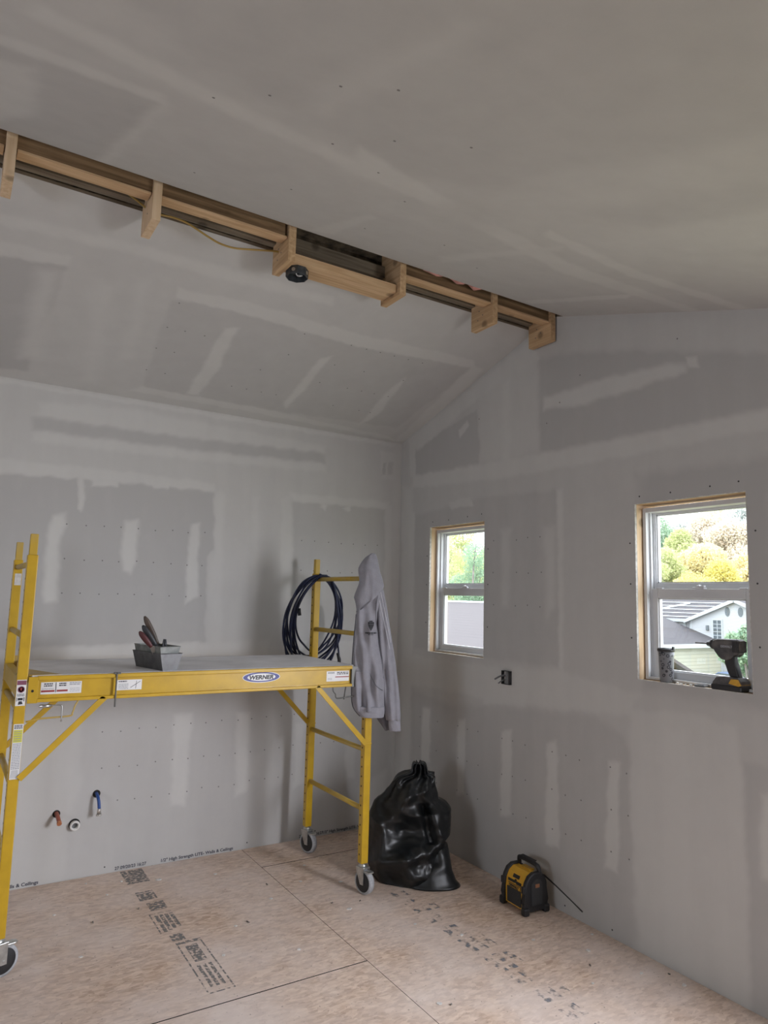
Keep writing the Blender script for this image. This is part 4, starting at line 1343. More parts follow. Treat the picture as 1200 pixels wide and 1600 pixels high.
# ------------------------------------------------------------------ coiled cord over the top rung
rg = random.Random(11)
pts = []
turns = 10
cxp, czp = -.785, 1.42
for t in range(turns):
    aw = rg.uniform(.150, .205); ab = rg.choice((.225, .245, .262, .285, .305, .325))
    sx = rg.uniform(-.03, .03)
    yo = rg.uniform(-.016, .016)
    wob = rg.uniform(0, 6)
    N = 22
    for k in range(N):
        a = PI / 2 + 2 * PI * k / N          # start at the top, go left
        top = max(0, math.sin(a))
        x = cxp + sx + aw * math.cos(a) * (1 - .12 * top) + .016 * math.sin(3 * a + wob)
        z = 1.722 - .34 + .34 * math.sin(a) if a < 0 else None
        zc = 1.712 - ab
        z = zc + ab * math.sin(a)
        if math.sin(a) > .9: z = min(z, 1.722)
        # over the rung in front of the post at the top, behind the post at the bottom
        y = -.283 + yo + .125 * (1 - math.sin(a)) / 2 + .006 * math.sin(5 * a + wob)
        x += .018 * (1 if math.cos(a) < 0 else -.3) * math.sin(2 * a + wob) * .5
        pts.append((x, y, z + rg.uniform(-.003, .003)))
# last end hangs down at the right, past the platform
pts += [(-.80, -.285, 1.720), (-.70, -.27, 1.67), (-.64, -.24, 1.50), (-.63, -.20, 1.36), (-.60, -.19, 1.27), (-.585, -.19, 1.17)]
cp = catmull(pts, 4)
bm = NB(); tube(bm, cp, .0062, 8)
cord = link('coiled_cord', bm, M['cord'])
tag(cord, 'coiled navy blue cord looped over the scaffold rung', 'cord')
bm = NB(); tube(bm, [(-.60, -.19, 1.21), (-.585, -.19, 1.17), (-.58, -.19, 1.12)], [.008, .012, .010], 12)
link('plug', bm, M['plug'], cord)
bm = NB(); tube(bm, [(-.92, -.245, 1.50), (-.915, -.25, 1.455)], .011, 12)
link('connector', bm, M['plug'], cord)
bm = NB(); tube(bm, catmull([(-1.0, -.26, 1.09), (-.95, -.26, 1.082), (-.90, -.26, 1.09), (-.86, -.24, 1.12)], 6), .0047, 8)
link('cord_slack', bm, M['cord'], cord)

# ------------------------------------------------------------------ mud pans and taping knives on the platform
DZ = 1.2085
def mud_pan(x0, x1, y0, y1, h, flare, z, m, label):
    """open tapered trough, inner and outer skin"""
    bm = NB()
    t = .0012
    def ring(a0, a1, b0, b1, zz): return [bm.verts.new(q) for q in ((a0, b0, zz), (a1, b0, zz), (a1, b1, zz), (a0, b1, zz))]
    A = ring(x0, x1, y0, y1, z)
    B = ring(x0 - flare, x1 + flare, y0 - flare * .35, y1 + flare * .35, z + h)
    Cc = ring(x0 - flare + t, x1 + flare - t, y0 - flare * .35 + t, y1 + flare * .35 - t, z + h)
    Dd = ring(x0 + t, x1 - t, y0 + t, y1 - t, z + t)
    bm.faces.new(A); bm.faces.new(Dd)
    for P, Q in ((A, B), (B, Cc), (Cc, Dd)):
        for i in range(4): bm.faces.new((P[i], P[(i + 1) % 4], Q[(i + 1) % 4], Q[i]))
    RP = T(-1.926, -.93, 0) @ Matrix.Rotation(math.radians(13), 4, 'Z') @ T(1.926, .93, 0)
    bmesh.ops.transform(bm, matrix=RP, verts=bm.verts[:])
    pan = link('mud_pan', bm, m)
    bm = NB()
    for a, b in (((x0 - flare), (y0 - flare * .35)), ((x1 + flare), (y0 - flare * .35))):
        pass
    tube(bm, [(x0 - flare, y0 - flare * .35, z + h), (x1 + flare, y0 - flare * .35, z + h), (x1 + flare, y1 + flare * .35, z + h), (x0 - flare, y1 + flare * .35, z + h)], .0016, 6, closed=True)
    bmesh.ops.transform(bm, matrix=RP, verts=bm.verts[:])
    link('rolled_rim', bm, m, pan)
    return tag(pan, label, 'mud pan')
mud_pan(-1.930, -1.856, -.915, -.640, .080, .020, DZ, M['pan'], 'lower stainless mud pan standing on the scaffold platform')
mud_pan(-1.932, -1.858, -.905, -.650, .080, .016, DZ + .032, M['pan_mud'], 'plaster-smeared mud pan nested inside the other pan')
def knife(tip, butt, w, m, label, blade_w=.03, blade=True, name='taping_knife'):
    """handle from tip (inside the pan) to butt, broad blade below"""
    A, B = Vector(tip), Vector(butt)
    d = (B - A); L = d.length; d.normalize()
    bm = NB()
    n = 12
    ptsk = [A + d * (L * k / n) for k in range(n + 1)]
    rad = [w * (.62 + .38 * math.sin(min(1, k / n * 1.15) * PI * .8) ) * (1 if k < n - 1 else (.8 if k == n - 1 else .35)) for k in range(n + 1)]
    tube(bm, ptsk, rad, 12)
    # handles are flatter than wide
    side = JC
    for v in bm.verts:
        q = v.co - A
        q = q - side * q.dot(side) * .35
        v.co = A + q
    h = link('handle', bm, m, None, smooth=True)
    h.name = name
    tag(h, label, 'taping knife')
    if blade:
        bm = NB()
        C0 = A - d * .055
        s = d.cross(JC).normalized()
        vs = [A + d * .01 + s * .006, A + d * .01 - s * .006, C0 - s * blade_w, C0 + s * blade_w]
        f1 = [bm.verts.new(v + JC * .0006) for v in vs]; f2 = [bm.verts.new(v - JC * .0006) for v in vs]
        bm.faces.new(f1); bm.faces.new(list(reversed(f2)))
        for i in range(4): bm.faces.new((f1[i], f2[i], f2[(i + 1) % 4], f1[(i + 1) % 4]))
        link('blade', bm, M['blade'], h)
    return h
knife((-1.936, -.80, 1.328), (-2.011, -.80, 1.460), .0155, M['h_brown'], 'tallest of the knives in the mud pan, worn brown handle', .03)
knife((-1.951, -.83, 1.322), (-2.024, -.83, 1.417), .0155, M['h_black'], 'grey-black handled knife in the mud pan between brown and red ones', .03)
knife((-1.979, -.86, 1.319), (-2.044, -.86, 1.390), .0145, M['h_red'], 'dark red handled knife leaning leftmost in the mud pan', .025)
knife((-1.905, -.80, 1.318), (-1.960, -.72, 1.322), .011, M['h_olive'], 'olive plaster-crusted handle lying low in the mud pan', .02, blade=False)
bm = NB()
prism(bm, [(-1.922, 1.300), (-1.888, 1.300), (-1.906, 1.352), (-1.914, 1.352)], 'Y', -.826, -.817, bev=.001)
o = link('hand_scraper', bm, M['h_black'])
tag(o, 'small pointed black scraper sticking up at the pan\'s right', 'scraper')
bm = NB(); tube(bm, [(-1.908, -.8215, 1.350), (-1.900, -.8215, 1.305)], .008, 10)
link('handle', bm, M['h_black'], o)

# ------------------------------------------------------------------ pipe stubs in the back wall
def wall_hole(x, z, r, parent):
    bm = NB(); lathe(bm, [(r, 0), (r, .0008)], 24, T(x, 0, z) @ RA)
    link('wall_hole', bm, M['hole'], parent)
bm = NB(); tube(bm, catmull([(-2.013, .02, .445), (-2.013, -.03, .440), (-2.008, -.055, .415), (-2.004, -.062, .375)], 5), .0085, 14)
o = tag(link('water_pipe', bm, M['blue_pipe']), 'short blue water pipe stub with chrome end in the wall', 'pipe')
wall_hole(-2.012, .440, .021, o)
bm = NB(); lathe(bm, [(.010, -.03), (.011, -.012), (.010, -.008), (.0095, 0)], 16, T(-2.004, -.062, .376))
lathe(bm, [(.0145, -.040), (.0145, -.032)], 18, T(-2.004, -.062, .378))
link('chrome_fitting', bm, M['brass'], o)
bm = NB(); tube(bm, catmull([(-2.213, .02, .362), (-2.212, -.03, .358), (-2.208, -.068, .340), (-2.206, -.080, .332)], 5), .0105, 14)
o = tag(link('water_pipe', bm, M['red_pipe']), 'short red-orange water pipe stub in the wall beside the drain', 'pipe')
wall_hole(-2.213, .358, .020, o)
bm = NB(); lathe(bm, [(.0125, 0), (.0125, .014)], 16, T(-2.207, -.076, .334) @ Matrix.Rotation(math.radians(115), 4, 'X'))
link('end_cap', bm, mat('orange_cap', (.42, .16, .07), .5), o)
bm = NB()
lathe(bm, [(.0165, -.02), (.0215, -.02), (.0245, .012), (.0265, .016), (.0265, .024), (.0245, .030), (.0165, .030), (.0165, -.02)], 32, T(-2.117, 0, .288) @ RA, cap=False)
o = tag(link('drain_pipe', bm, M['white_pipe'], smooth=True), 'round white drain pipe end in the back wall', 'pipe')
wall_hole(-2.117, .290, .030, o)
bm = NB(); lathe(bm, [(.0166, .0), (.0166, .004)], 24, T(-2.117, 0, .288) @ RA)
link('pipe_bore', bm, M['grey_plastic'], o)

# ------------------------------------------------------------------ outlet box with cable ends
bm = NB()
y0, y1, z0, z1 = -1.216, -1.148, 1.097, 1.175
box(bm, -.020, .02, y0, y1, z1 - .003, z1); box(bm, -.020, .02, y0, y1, z0, z0 + .003)
box(bm, -.020, .02, y0, y0 + .003, z0, z1); box(bm, -.020, .02, y1 - .003, y1, z0, z1)
box(bm, .012, .02, y0, y1, z0, z1)
o = tag(link('outlet_box', bm, M['black_plastic']), 'open dark electrical box with two cable ends under the left window', 'electrical box')
bm = NB(); box(bm, -.023, -.019, y0 + .008, y0 + .030, z0 + .004, z1 - .004, .001)
link('mounting_tab', bm, M['grey_plastic'], o)
for a, b in (((.0, -1.175, 1.147), (-.085, -1.165, 1.128)), ((.0, -1.178, 1.122), (-.060, -1.168, 1.104))):
    bm = NB(); m_ = tuple((p + q) / 2 for p, q in zip(a, b)); tube(bm, catmull([a, (m_[0], m_[1], m_[2] + .008), b], 5), .0052 if a[2] > 1.13 else .0038, 10)
    link('cable_end', bm, M['grey_plastic'], o)

# ------------------------------------------------------------------ octagon box and cable on the ridge
bm = NB()
oc = (-1.588, -1.485)
R8 = [(oc[0] + .052 * math.cos(PI / 8 + k * PI / 4), oc[1] + .052 * math.sin(PI / 8 + k * PI / 4)) for k in range(8)]
R7 = [(oc[0] + .049 * math.cos(PI / 8 + k * PI / 4), oc[1] + .049 * math.sin(PI / 8 + k * PI / 4)) for k in range(8)]
def ringv(P, z): return [bm.verts.new((x, y, z)) for x, y in P]
A, B, C_, D_ = ringv(R8, 3.079), ringv(R8, 3.040), ringv(R7, 3.040), ringv(R7, 3.076)
for P, Q in ((A, B), (B, C_), (C_, D_)):
    for i in range(8): bm.faces.new((P[i], P[(i + 1) % 8], Q[(i + 1) % 8], Q[i]))
bm.faces.new(A); bm.faces.new(D_)
o = tag(link('octagon_box', bm, M['box_metal']), 'octagonal dark metal ceiling box under the pale ridge board', 'electrical box')
for k in (0, 2, 4, 6):
    bm = NB(); a = PI / 8 + k * PI / 4 + PI / 8
    lathe(bm, [(.009, 0), (.009, .001)], 12, T(oc[0] + .0525 * math.cos(a) * math.cos(PI / 8), oc[1] + .0525 * math.sin(a) * math.cos(PI / 8), 3.06) @ Matrix.Rotation(a, 4, 'Z') @ Matrix.Rotation(PI / 2, 4, 'Y'))
    link('knockout', bm, M['steel'], o)
bm = NB(); tube(bm, catmull([(-1.60, -1.49, 3.078), (-1.585, -1.48, 3.055), (-1.57, -1.50, 3.05), (-1.575, -1.47, 3.065)], 5), .003, 8)
link('wire', bm, M['label_white'], o)
bm = NB()
tube(bm, catmull([(-2.55, -1.49, 3.30), (-2.44, -1.47, 3.235), (-2.34, -1.46, 3.20), (-2.255, -1.45, 3.165), (-2.212, -1.45, 3.161), (-2.16, -1.45, 3.166), (-2.104, -1.45, 3.162), (-2.05, -1.45, 3.145),
                  (-1.988, -1.45, 3.123), (-1.94, -1.45, 3.112), (-1.88, -1.45, 3.112), (-1.80, -1.455, 3.127), (-1.70, -1.465, 3.146), (-1.66, -1.47, 3.148)], 6), .0045, 8)
tag(link('electric_cable', bm, M['cable']), 'yellow-brown electric cable hanging along the ridge slot', 'cable')

# ------------------------------------------------------------------ black bin bag
BO = Vector((-.400, -.835, 0)); BR = JR; BC = Vector((-.531, -.847, 0))
def bz(py): return max(0, (1368 - py) / 284)
def bu(px): return (px - 652) / 268
bag_px = [(1191, 650, 662), (1193, 647, 667), (1198, 645, 669), (1204, 645.5, 669), (1208, 642, 670), (1211, 630, 678), (1214, 621, 680), (1220, 614, 680), (1228, 609, 682), (1238, 602, 686), (1246, 594, 688),
          (1252, 590, 696), (1258, 587, 702), (1264, 584, 706), (1275, 580, 707), (1290, 577, 706), (1302, 576, 704), (1309, 575.5, 698), (1316, 575.5, 697), (1324, 576, 699), (1331, 577, 703), (1345, 579, 703), (1358, 583, 702), (1368, 590, 700)]
rows_b = []
for py, a, b in bag_px:
    z = bz(py); h = z / .63
    th = .20 * max(.02, (1 - max(0, h - .18) ** 1.5 * 1.25)) if h < .80 else .035 + (1 - h) * .26
    rows_b.append((z, bu(a), bu(b), th * 1.0, -th * .95))
rows_b = interp_rows(rows_b, 110)
def crumple(a, uu, vv, z, i):
    P = Vector((uu * 7 + 3, vv * 7, z * 7))
    def rid(s, o): return 1 - abs(noise.noise(P * s + Vector((o, o * 2, 0)))) * 2
    f = .034 * noise.noise(P * .75) + .040 * (rid(.7, 4) - .6) + .010 * (rid(1.7, 9) - .6) + .0025 * (rid(4.2, 1) - .6)
    # gathers radiating from the twisted neck
    k = max(0, min(1, (z - .34) / .2))
    f += .012 * k * math.sin(a * 9 + 3 * noise.noise(P))
    # big sag fold across the right side
    f += -.045 * math.exp(-((uu - .05 - .25 * (.40 - z)) / .022) ** 2) * (1 if .22 < z < .42 else 0) * max(0, math.sin(a))
    f += .028 * math.exp(-((z - .165 - uu * .25) / .03) ** 2) * max(0, math.sin(a))
    sa, ca = math.sin(a), math.cos(a)
    edge = min(1, z / .05)
    return (BC * sa * f * 1.5 + BR * ca * f * .35 + Vector((0, 0, f * .35))) * (.25 + .75 * edge)
bm = loft(rows_b, BO, BR, BC, 110, crumple, .82)
for v in bm.verts:
    if v.co.z < .002: v.co.z = .002
bag = tag(link('bin_bag', bm, M['bag'], smooth=True), 'full black plastic bin bag on the floor in the corner', 'bin bag')
# loose corner lying out on the floor at the right, and the plastic tuft tied on top
bm = loft(interp_rows([(.001, -.06, .255, .235, .02), (.02, -.05, .232, .225, .02), (.07, -.02, .208, .20, .0), (.13, .02, .198, .17, -.03), (.19, .06, .185, .13, -.03)], 20), BO, BR, BC, 40, lambda a, u, v, z, i: crumple(a, u, v, z + .1, i) * .25, .9)
link('loose_corner', bm, M['bag'], bag, smooth=True)
bm = loft(interp_rows([(.52, .0, .10, .035, -.01), (.545, .03, .107, .03, -.01), (.572, .055, .108, .022, .0), (.577, .062, .107, .020, .005)], 14), BO, BR, BC, 30, lambda a, u, v, z, i: crumple(a, u, v, z, i) * .2, .8)
link('tied_end', bm, M['bag'], bag, smooth=True)

# ------------------------------------------------------------------ jobsite radio
rad = empty('jobsite_radio', (-.135, -1.465, 0), 'yellow and black jobsite radio on the floor beside the window wall', 'radio')
rad.rotation_euler = (0, 0, math.radians(-3))
RW = rad.matrix_basis.copy()
def rlink(name, bm, m, parent=None, smooth=False):
    """built in the radio's own frame: front towards -x, width along y"""
    o = link(name, bm, m, None, smooth=smooth)
    o.parent = parent or rad
    return o
# cross-section of the shell in x-z (front is low x)
prof = [(-.066, .018), (-.068, .095), (-.062, .140), (-.045, .172), (-.018, .190), (.020, .190), (.050, .170), (.062, .130), (.064, .018)]
bm = NB(); prism(bm, prof, 'Y', -.078, .078, bev=.006)
shell = rlink('housing', bm, M['radio_yellow'])
bm = NB()
prism(bm, [(-.060, .020), (-.058, .098), (-.048, .100), (-.030, .100), (-.030, .020)], 'Y', -.058, .058)
prism(bm, [(-.0715, .026), (-.0725, .100), (-.068, .102), (-.064, .026)], 'Y', -.055, .055, bev=.003)
rlink('speaker_grille', bm, M['radio_grille'])
# side guards
pg = [(-.080, .012), (-.080, .050), (-.074, .060), (-.075, .130), (-.068, .152), (-.048, .184), (-.018, .200), (.022, .200), (.054, .182), (.070, .150), (.072, .060), (.078, .050), (.078, .012)]
for s in (-1, 1):
    bm = NB(); prism(bm, pg, 'Y', min(s * .068, s * .094), max(s * .068, s * .094), bev=.007)
    g = rlink('side_guard', bm, M['radio_black'])
    bm = NB(); prism(bm, [(-.034, .045), (-.038, .150), (-.012, .170), (.020, .168), (.036, .145), (.034, .045)], 'Y', min(s * .092, s * .100), max(s * .092, s * .100), bev=.003)
    rlink('end_cap', bm, M['radio_grille'], g)
    for x in (-.068, .066):
        bm = NB(); box(bm, x - .018, x + .018, min(s * .070, s * .104), max(s * .070, s * .104), 0, .040, .009)
        rlink('foot', bm, M['radio_black'], g)
    bm = NB(); box(bm, -.014, .016, min(s * .094, s * .101), max(s * .094, s * .101), .128, .148, .003)
    rlink('side_label', bm, M['label_grey'] if s > 0 else mat('orange_side_label', (.30, .13, .06), .5), g)
    bm = NB(); box(bm, -.084, -.072, min(s * .070, s * .092), max(s * .070, s * .092), .105, .140, .004)
    rlink('bumper', bm, M['radio_black'], g)
# carrying handle along the top
bm = NB()
tube(bm, catmull([(.030, .074, .188), (.026, .072, .216), (.024, .060, .226), (.024, 0, .228), (.024, -.060, .226), (.026, -.078, .214), (.032, -.084, .186)], 6), .0115, 12)
rlink('carry_handle', bm, M['radio_black'])
bm = NB()
for k in range(11): box(bm, .010, .038, -.052 + k * .010, -.0475 + k * .010, .2365, .2415, .001)
rlink('handle_grip', bm, M['radio_black'])
bm = NB(); box(bm, .002, .034, -.040, .035, .188, .198, .003)
rlink('top_ledge', bm, M['drill_yellow'])
# display and buttons on the sloping front
FN = Matrix.Rotation(math.radians(0), 4, 'Z')
def front_pt(h):
    """x on the curved front at height h"""
    zs = [p[1] for p in prof[1:5]]; xs_ = [p[0] for p in prof[1:5]]
    return float(np.interp(h, zs, xs_))
def fplate(name, ya, yb, za, zb, m, t=.003, parent=None):
    bm = NB()
    A_ = [bm.verts.new((front_pt(z) - t, y, z)) for y, z in ((ya, za), (yb, za), (yb, zb), (ya, zb))]
    B_ = [bm.verts.new((front_pt(z) + .004, y, z)) for y, z in ((ya, za), (yb, za), (yb, zb), (ya, zb))]
    bm.faces.new(A_); bm.faces.new(list(reversed(B_)))
    for i in range(4): bm.faces.new((A_[i], B_[i], B_[(i + 1) % 4], A_[(i + 1) % 4]))
    return rlink(name, bm, m, parent)
fplate('display', -.024, .024, .151, .166, M['radio_black'])
fplate('button_panel', .004, .052, .128, .140, M['radio_black'])
fplate('button_panel', -.050, -.012, .126, .140, M['radio_black'])
fplate('dial', -.010, .004, .130, .146, M['radio_black'])
fplate('badge_border', -.048, .048, .101, .122, M['radio_black'], .0025)
bd = fplate('badge', -.046, .046, .103, .120, M['radio_yellow'], .0035)
me = text_mesh('DEWALT', .0185, .0010, align='CENTER')
me.transform(T(-.0715, 0, .1055) @ FACE_W)
me.materials.clear(); me.materials.append(M['radio_black'])
o = bpy.data.objects.new('badge_lettering', me); COL.objects.link(o); o.parent = bd
# antenna folded out to the side, slanting down
bm = NB(); tube(bm, [(.060, -.080, .176), (.068, -.16, .150), (.074, -.27, .112), (.078, -.335, .088)], [.0045, .0036, .003, .0036], 8)
rlink('antenna', bm, M['radio_black'])

# ------------------------------------------------------------------ things on the right window's ledge
def rounded_profile_drill():
    d = empty('cordless_drill', (.035, -2.545, 1.2275), 'dusty black and yellow cordless impact driver standing on the right window ledge', 'power tool')
    cx = .036
    bm = NB()
    body = [(-2.486, 1.402), (-2.480, 1.418), (-2.486, 1.434), (-2.505, 1.4425), (-2.595, 1.4445), (-2.606, 1.438), (-2.611, 1.418), (-2.607, 1.395), (-2.596, 1.380), (-2.572, 1.378), (-2.566, 1.360), (-2.545, 1.352), (-2.524, 1.356), (-2.514, 1.368), (-2.498, 1.388)]
    prism(bm, body, 'X', cx - .029, cx + .029, bev=.009)
    h = link('housing', bm, M['drill_grey'], d)
    bm = NB()
    for k in range(5): box(bm, cx - .031, cx + .031, -2.606 + .006 * k, -2.603 + .006 * k, 1.390, 1.436)
    link('rear_vents', bm, M['black_plastic'], d)
    bm = NB()
    lathe(bm, [(.024, 0), (.022, .012), (.014, .022), (.011, .034), (.009, .036)], 24, T(cx, -2.482, 1.418) @ Matrix.Rotation(-PI / 2, 4, 'X'))
    ch = link('chuck', bm, M['black_plastic'], d)
    bm = NB(); lathe(bm, [(.0035, 0), (.0035, .035), (.0028, .038), (.0028, .060)], 6, T(cx, -2.448, 1.4175) @ Matrix.Rotation(-PI / 2, 4, 'X'))
    link('driver_bit', bm, M['darksteel'], ch)
    bm = NB()
    prism(bm, [(-2.530, 1.375), (-2.573, 1.380), (-2.580, 1.335), (-2.596, 1.285), (-2.556, 1.280), (-2.546, 1.310), (-2.535, 1.345)], 'X', cx - .0175, cx + .0175, bev=.007)
    link('handle', bm, M['black_plastic'], d)
    bm = NB(); prism(bm, [(-2.524, 1.368), (-2.532, 1.372), (-2.541, 1.340), (-2.533, 1.338)], 'X', cx - .008, cx + .008, bev=.002)
    link('trigger', bm, M['grey_plastic'], d)
    bm = NB()
    prism(bm, [(-2.490, 1.262), (-2.504, 1.283), (-2.545, 1.287), (-2.600, 1.284), (-2.614, 1.270), (-2.616, 1.250), (-2.482, 1.248)], 'X', cx - .036, cx + .036, bev=.005)
    b1 = link('battery_mount', bm, M['drill_grey'], d)
    bm = NB(); box(bm, cx - .038, cx + .038, -2.619, -2.478, 1.2275, 1.252, .007)
    link('battery', bm, M['black_plastic'], d)
    bm = NB(); prism(bm, [(-2.560, 1.258), (-2.572, 1.279), (-2.604, 1.279), (-2.616, 1.256), (-2.604, 1.250)], 'X', cx - .0385, cx + .0385, bev=.003)
    link('yellow_latch', bm, M['drill_yellow'], b1)
    me = text_mesh('DEWALT', .013, .0006, align='CENTER')
    me.transform(T(cx - .0295, -2.552, 1.408) @ FACE_W)
    me.materials.clear(); me.materials.append(M['label_grey'])
    o = bpy.data.objects.new('body_lettering', me); COL.objects.link(o); o.parent = h; o.matrix_parent_inverse = inv_chain(h)
rounded_profile_drill()
bpy.data.objects['cordless_drill'].location.y += .012

# travel tumbler with printed circles
tm = mat('tumbler_print', (.62, .63, .66), .35)
nt = tm.node_tree; b_ = nt.nodes['Principled BSDF']
tc = nt.nodes.new('ShaderNodeTexCoord')
vo = nt.nodes.new('ShaderNodeTexVoronoi'); vo.inputs['Scale'].default_value = 50
nt.links.new(tc.outputs['Object'], vo.inputs['Vector'])
r1 = nt.nodes.new('ShaderNodeMath'); r1.operation = 'SUBTRACT'; nt.links.new(vo.outputs['Distance'], r1.inputs[0]); r1.inputs[1].default_value = .30
r2 = nt.nodes.new('ShaderNodeMath'); r2.operation = 'ABSOLUTE'; nt.links.new(r1.outputs[0], r2.inputs[0])
r3 = nt.nodes.new('ShaderNodeMapRange'); nt.links.new(r2.outputs[0], r3.inputs[0])
r3.inputs[1].default_value = .05; r3.inputs[2].default_value = .12; r3.inputs[3].default_value = 1; r3.inputs[4].default_value = 0
mx = nt.nodes.new('ShaderNodeMix'); mx.data_type = 'RGBA'
nt.links.new(r3.outputs[0], mx.inputs[0]); mx.inputs[6].default_value = (.17, .175, .19, 1); mx.inputs[7].default_value = (.02, .02, .028, 1)
nt.links.new(mx.outputs[2], b_.inputs['Base Color'])
TX, TY, TZ = .030, -2.228, 1.2275
bm = NB(); lathe(bm, [(.028, 0), (.0295, .003), (.0345, .120), (.0365, .142)], 40, T(TX, TY, TZ))
o = tag(link('travel_tumbler', bm, tm), 'silver travel tumbler with dark circle pattern and black lid on ledge', 'tumbler')
bm = NB(); lathe(bm, [(.0375, 0), (.0395, .003), (.0395, .010), (.034, .015), (.034, .011), (.010, .011)], 40, T(TX, TY, TZ + .140))
box(bm, TX - .012, TX + .012, TY - .036, TY + .006, TZ + .151, TZ + .156, .002)
box(bm, TX - .006, TX + .006, TY - .042, TY - .034, TZ + .148, TZ + .164, .002)
link('lid', bm, M['black_plastic'], o)
# small box of blades, wall anchors and plaster bits between them
bm = NB(); box(bm, .008, .040, -2.432, -2.380, 1.2275, 1.2365, .003)
o = tag(link('blade_dispenser', bm, M['grey_plastic']), 'small flat dark blade case lying between tumbler and drill', 'case')
bm = NB(); box(bm, .012, .036, -2.425, -2.392, 1.2365, 1.2385, .001); link('sliding_lid', bm, M['black_plastic'], o)
rg = random.Random(5)
for i in range(6):
    bm = NB()
    y = -2.290 - i * .015
    x = rg.uniform(.006, .030)
    r = rg.uniform(.0035, .0065)
    bmesh.ops.create_icosphere(bm, subdivisions=1, radius=r)
    for v in bm.verts: v.co = Vector((v.co.x * 1.3, v.co.y * 1.2, v.co.z * .7)) * rg.uniform(.8, 1.15) + Vector((x, y, 1.2275 + r * .7))
    z0_ = min(v.co.z for v in bm.verts)
    for v in bm.verts: v.co.z += 1.2275 - z0_
    tag(link('plaster_crumb', bm, M['dust']), 'plaster crumb on the right window ledge between tumbler and drill', 'debris', 'plaster crumbs on the right window ledge')
for i, (a, b) in enumerate((((.012, -2.285, 1.229), (.026, -2.268, 1.229)), ((.030, -2.345, 1.2295), (.014, -2.368, 1.2295)))):
    bm = NB(); tube(bm, [a, b], .0015, 6); lathe(bm, [(.0032, -.0008), (.0032, .0008)], 8, T(*b))
    tag(link('loose_screw', bm, M['darksteel']), ['loose dark screw just right of the tumbler', 'loose dark screw by the blade case'][i], 'screw')

# ------------------------------------------------------------------ debris on the subfloor
rg = random.Random(21)
chips = [(-.826, -.73), (-1.697, -.231), (-1.662, -1.184), (-2.05, -.10), (-1.88, -.16), (-1.98, -.30), (-2.25, -.42), (-1.25, -.75), (-1.02, -.62), (-.95, -1.05), (-1.52, -.95), (-.62, -1.55), (-.35, -1.75), (-.20, -1.95),
         (-.75, -1.35), (-1.05, -1.95), (-.15, -2.20), (-.40, -2.15), (-1.35, -1.30), (-2.20, -.90), (-.9, -.42), (-1.4, -.3), (-.06, -1.85), (-.07, -2.35)]
for i, (x, y) in enumerate(chips):
    bm = NB()
    n = rg.choice((4, 5, 6)); r = rg.uniform(.006, .014) * (1.5 if i < 3 else 1)
    a0 = rg.uniform(0, 6)
    prism(bm, [(x + r * rg.uniform(.6, 1.3) * math.cos(a0 + 2 * PI * k / n), y + r * .8 * rg.uniform(.6, 1.2) * math.sin(a0 + 2 * PI * k / n)) for k in range(n)], 'Z', 0, rg.uniform(.002, .004))
    lab = {0: 'larger pale drywall chip left of the front right caster', 1: 'larger pale drywall chip on the floor close to the back wall beside the printed stamp',
           2: 'larger pale drywall chip right beside the outlined stamp on the floor'}.get(i)
    tag(link('drywall_chip', bm, M['dust']), lab or 'small pale drywall chip lying on the wooden subfloor', 'debris', None if lab else 'drywall chips on the subfloor')
specks = [(-.30, -2.05), (-1.88, -.55), (-1.45, -.95), (-1.0, -.95), (-1.20, -.58), (-.86, -1.0), (-1.02, -1.98), (-2.1, -.60), (-.05, -2.27)]
for i, (x, y) in enumerate(specks):
    bm = NB(); a = rg.uniform(0, 3); L = rg.uniform(.008, .02)
    tube(bm, [(x, y, .003), (x + L * math.cos(a), y + L * math.sin(a), .003)], .003, 6)
    tag(link('wood_splinter', bm, M['bark']), 'dark little splinter lying on the wooden subfloor', 'debris', 'dark splinters on the subfloor')
# ------------------------------------------------------------------ outdoors
GZ = -6.1
def ground_z(x):
    return GZ + max(0, x - 75) * .08
bm = NB()
gv = [[bm.verts.new((x, y, ground_z(x))) for y in (-150, 500)] for x in (.5, 75, 500)]
for a_, b_2 in ((0, 1), (1, 2)):
    bm.faces.new((gv[a_][0], gv[b_2][0], gv[b_2][1], gv[a_][1]))
tag(link('ground', bm, M['grass']), kind='structure')

# white two-storey house with gable wing and garage
hx = 65.7
house = empty('gabled_house', (hx, 38, GZ), 'white sided house with gable, seen through the right window', 'house')
def hlink(n, bm, m, p=house): return link(n, bm, m, p)
bm = NB(); prism(bm, [(42.1, GZ), (31.7, GZ), (31.7, .10), (36.9, 2.15), (42.1, .10)], 'X', hx, hx + 9)
hlink('gable_wall', bm, M['siding'])
bm = NB(); box(bm, hx + .6, hx + 9, 42.1, 60, GZ, .05)
hlink('main_wall', bm, M['siding'])
bm = NB()
bar(bm, (hx + 4.3, 42.55, -.02), (hx + 4.3, 36.9, 2.28), .16, 9.4, (1, 0, 0)); bar(bm, (hx + 4.3, 31.25, -.02), (hx + 4.3, 36.9, 2.28), .16, 9.4, (1, 0, 0))
hlink('gable_roof', bm, M['shingle'])
bm = NB()
bar(bm, (hx - .44, 42.65, -.06), (hx - .44, 36.9, 2.28), .34, .08, (1, 0, 0)); bar(bm, (hx - .44, 31.15, -.06), (hx - .44, 36.9, 2.28), .34, .08, (1, 0, 0))
hlink('rake_board', bm, M['white_trim'])
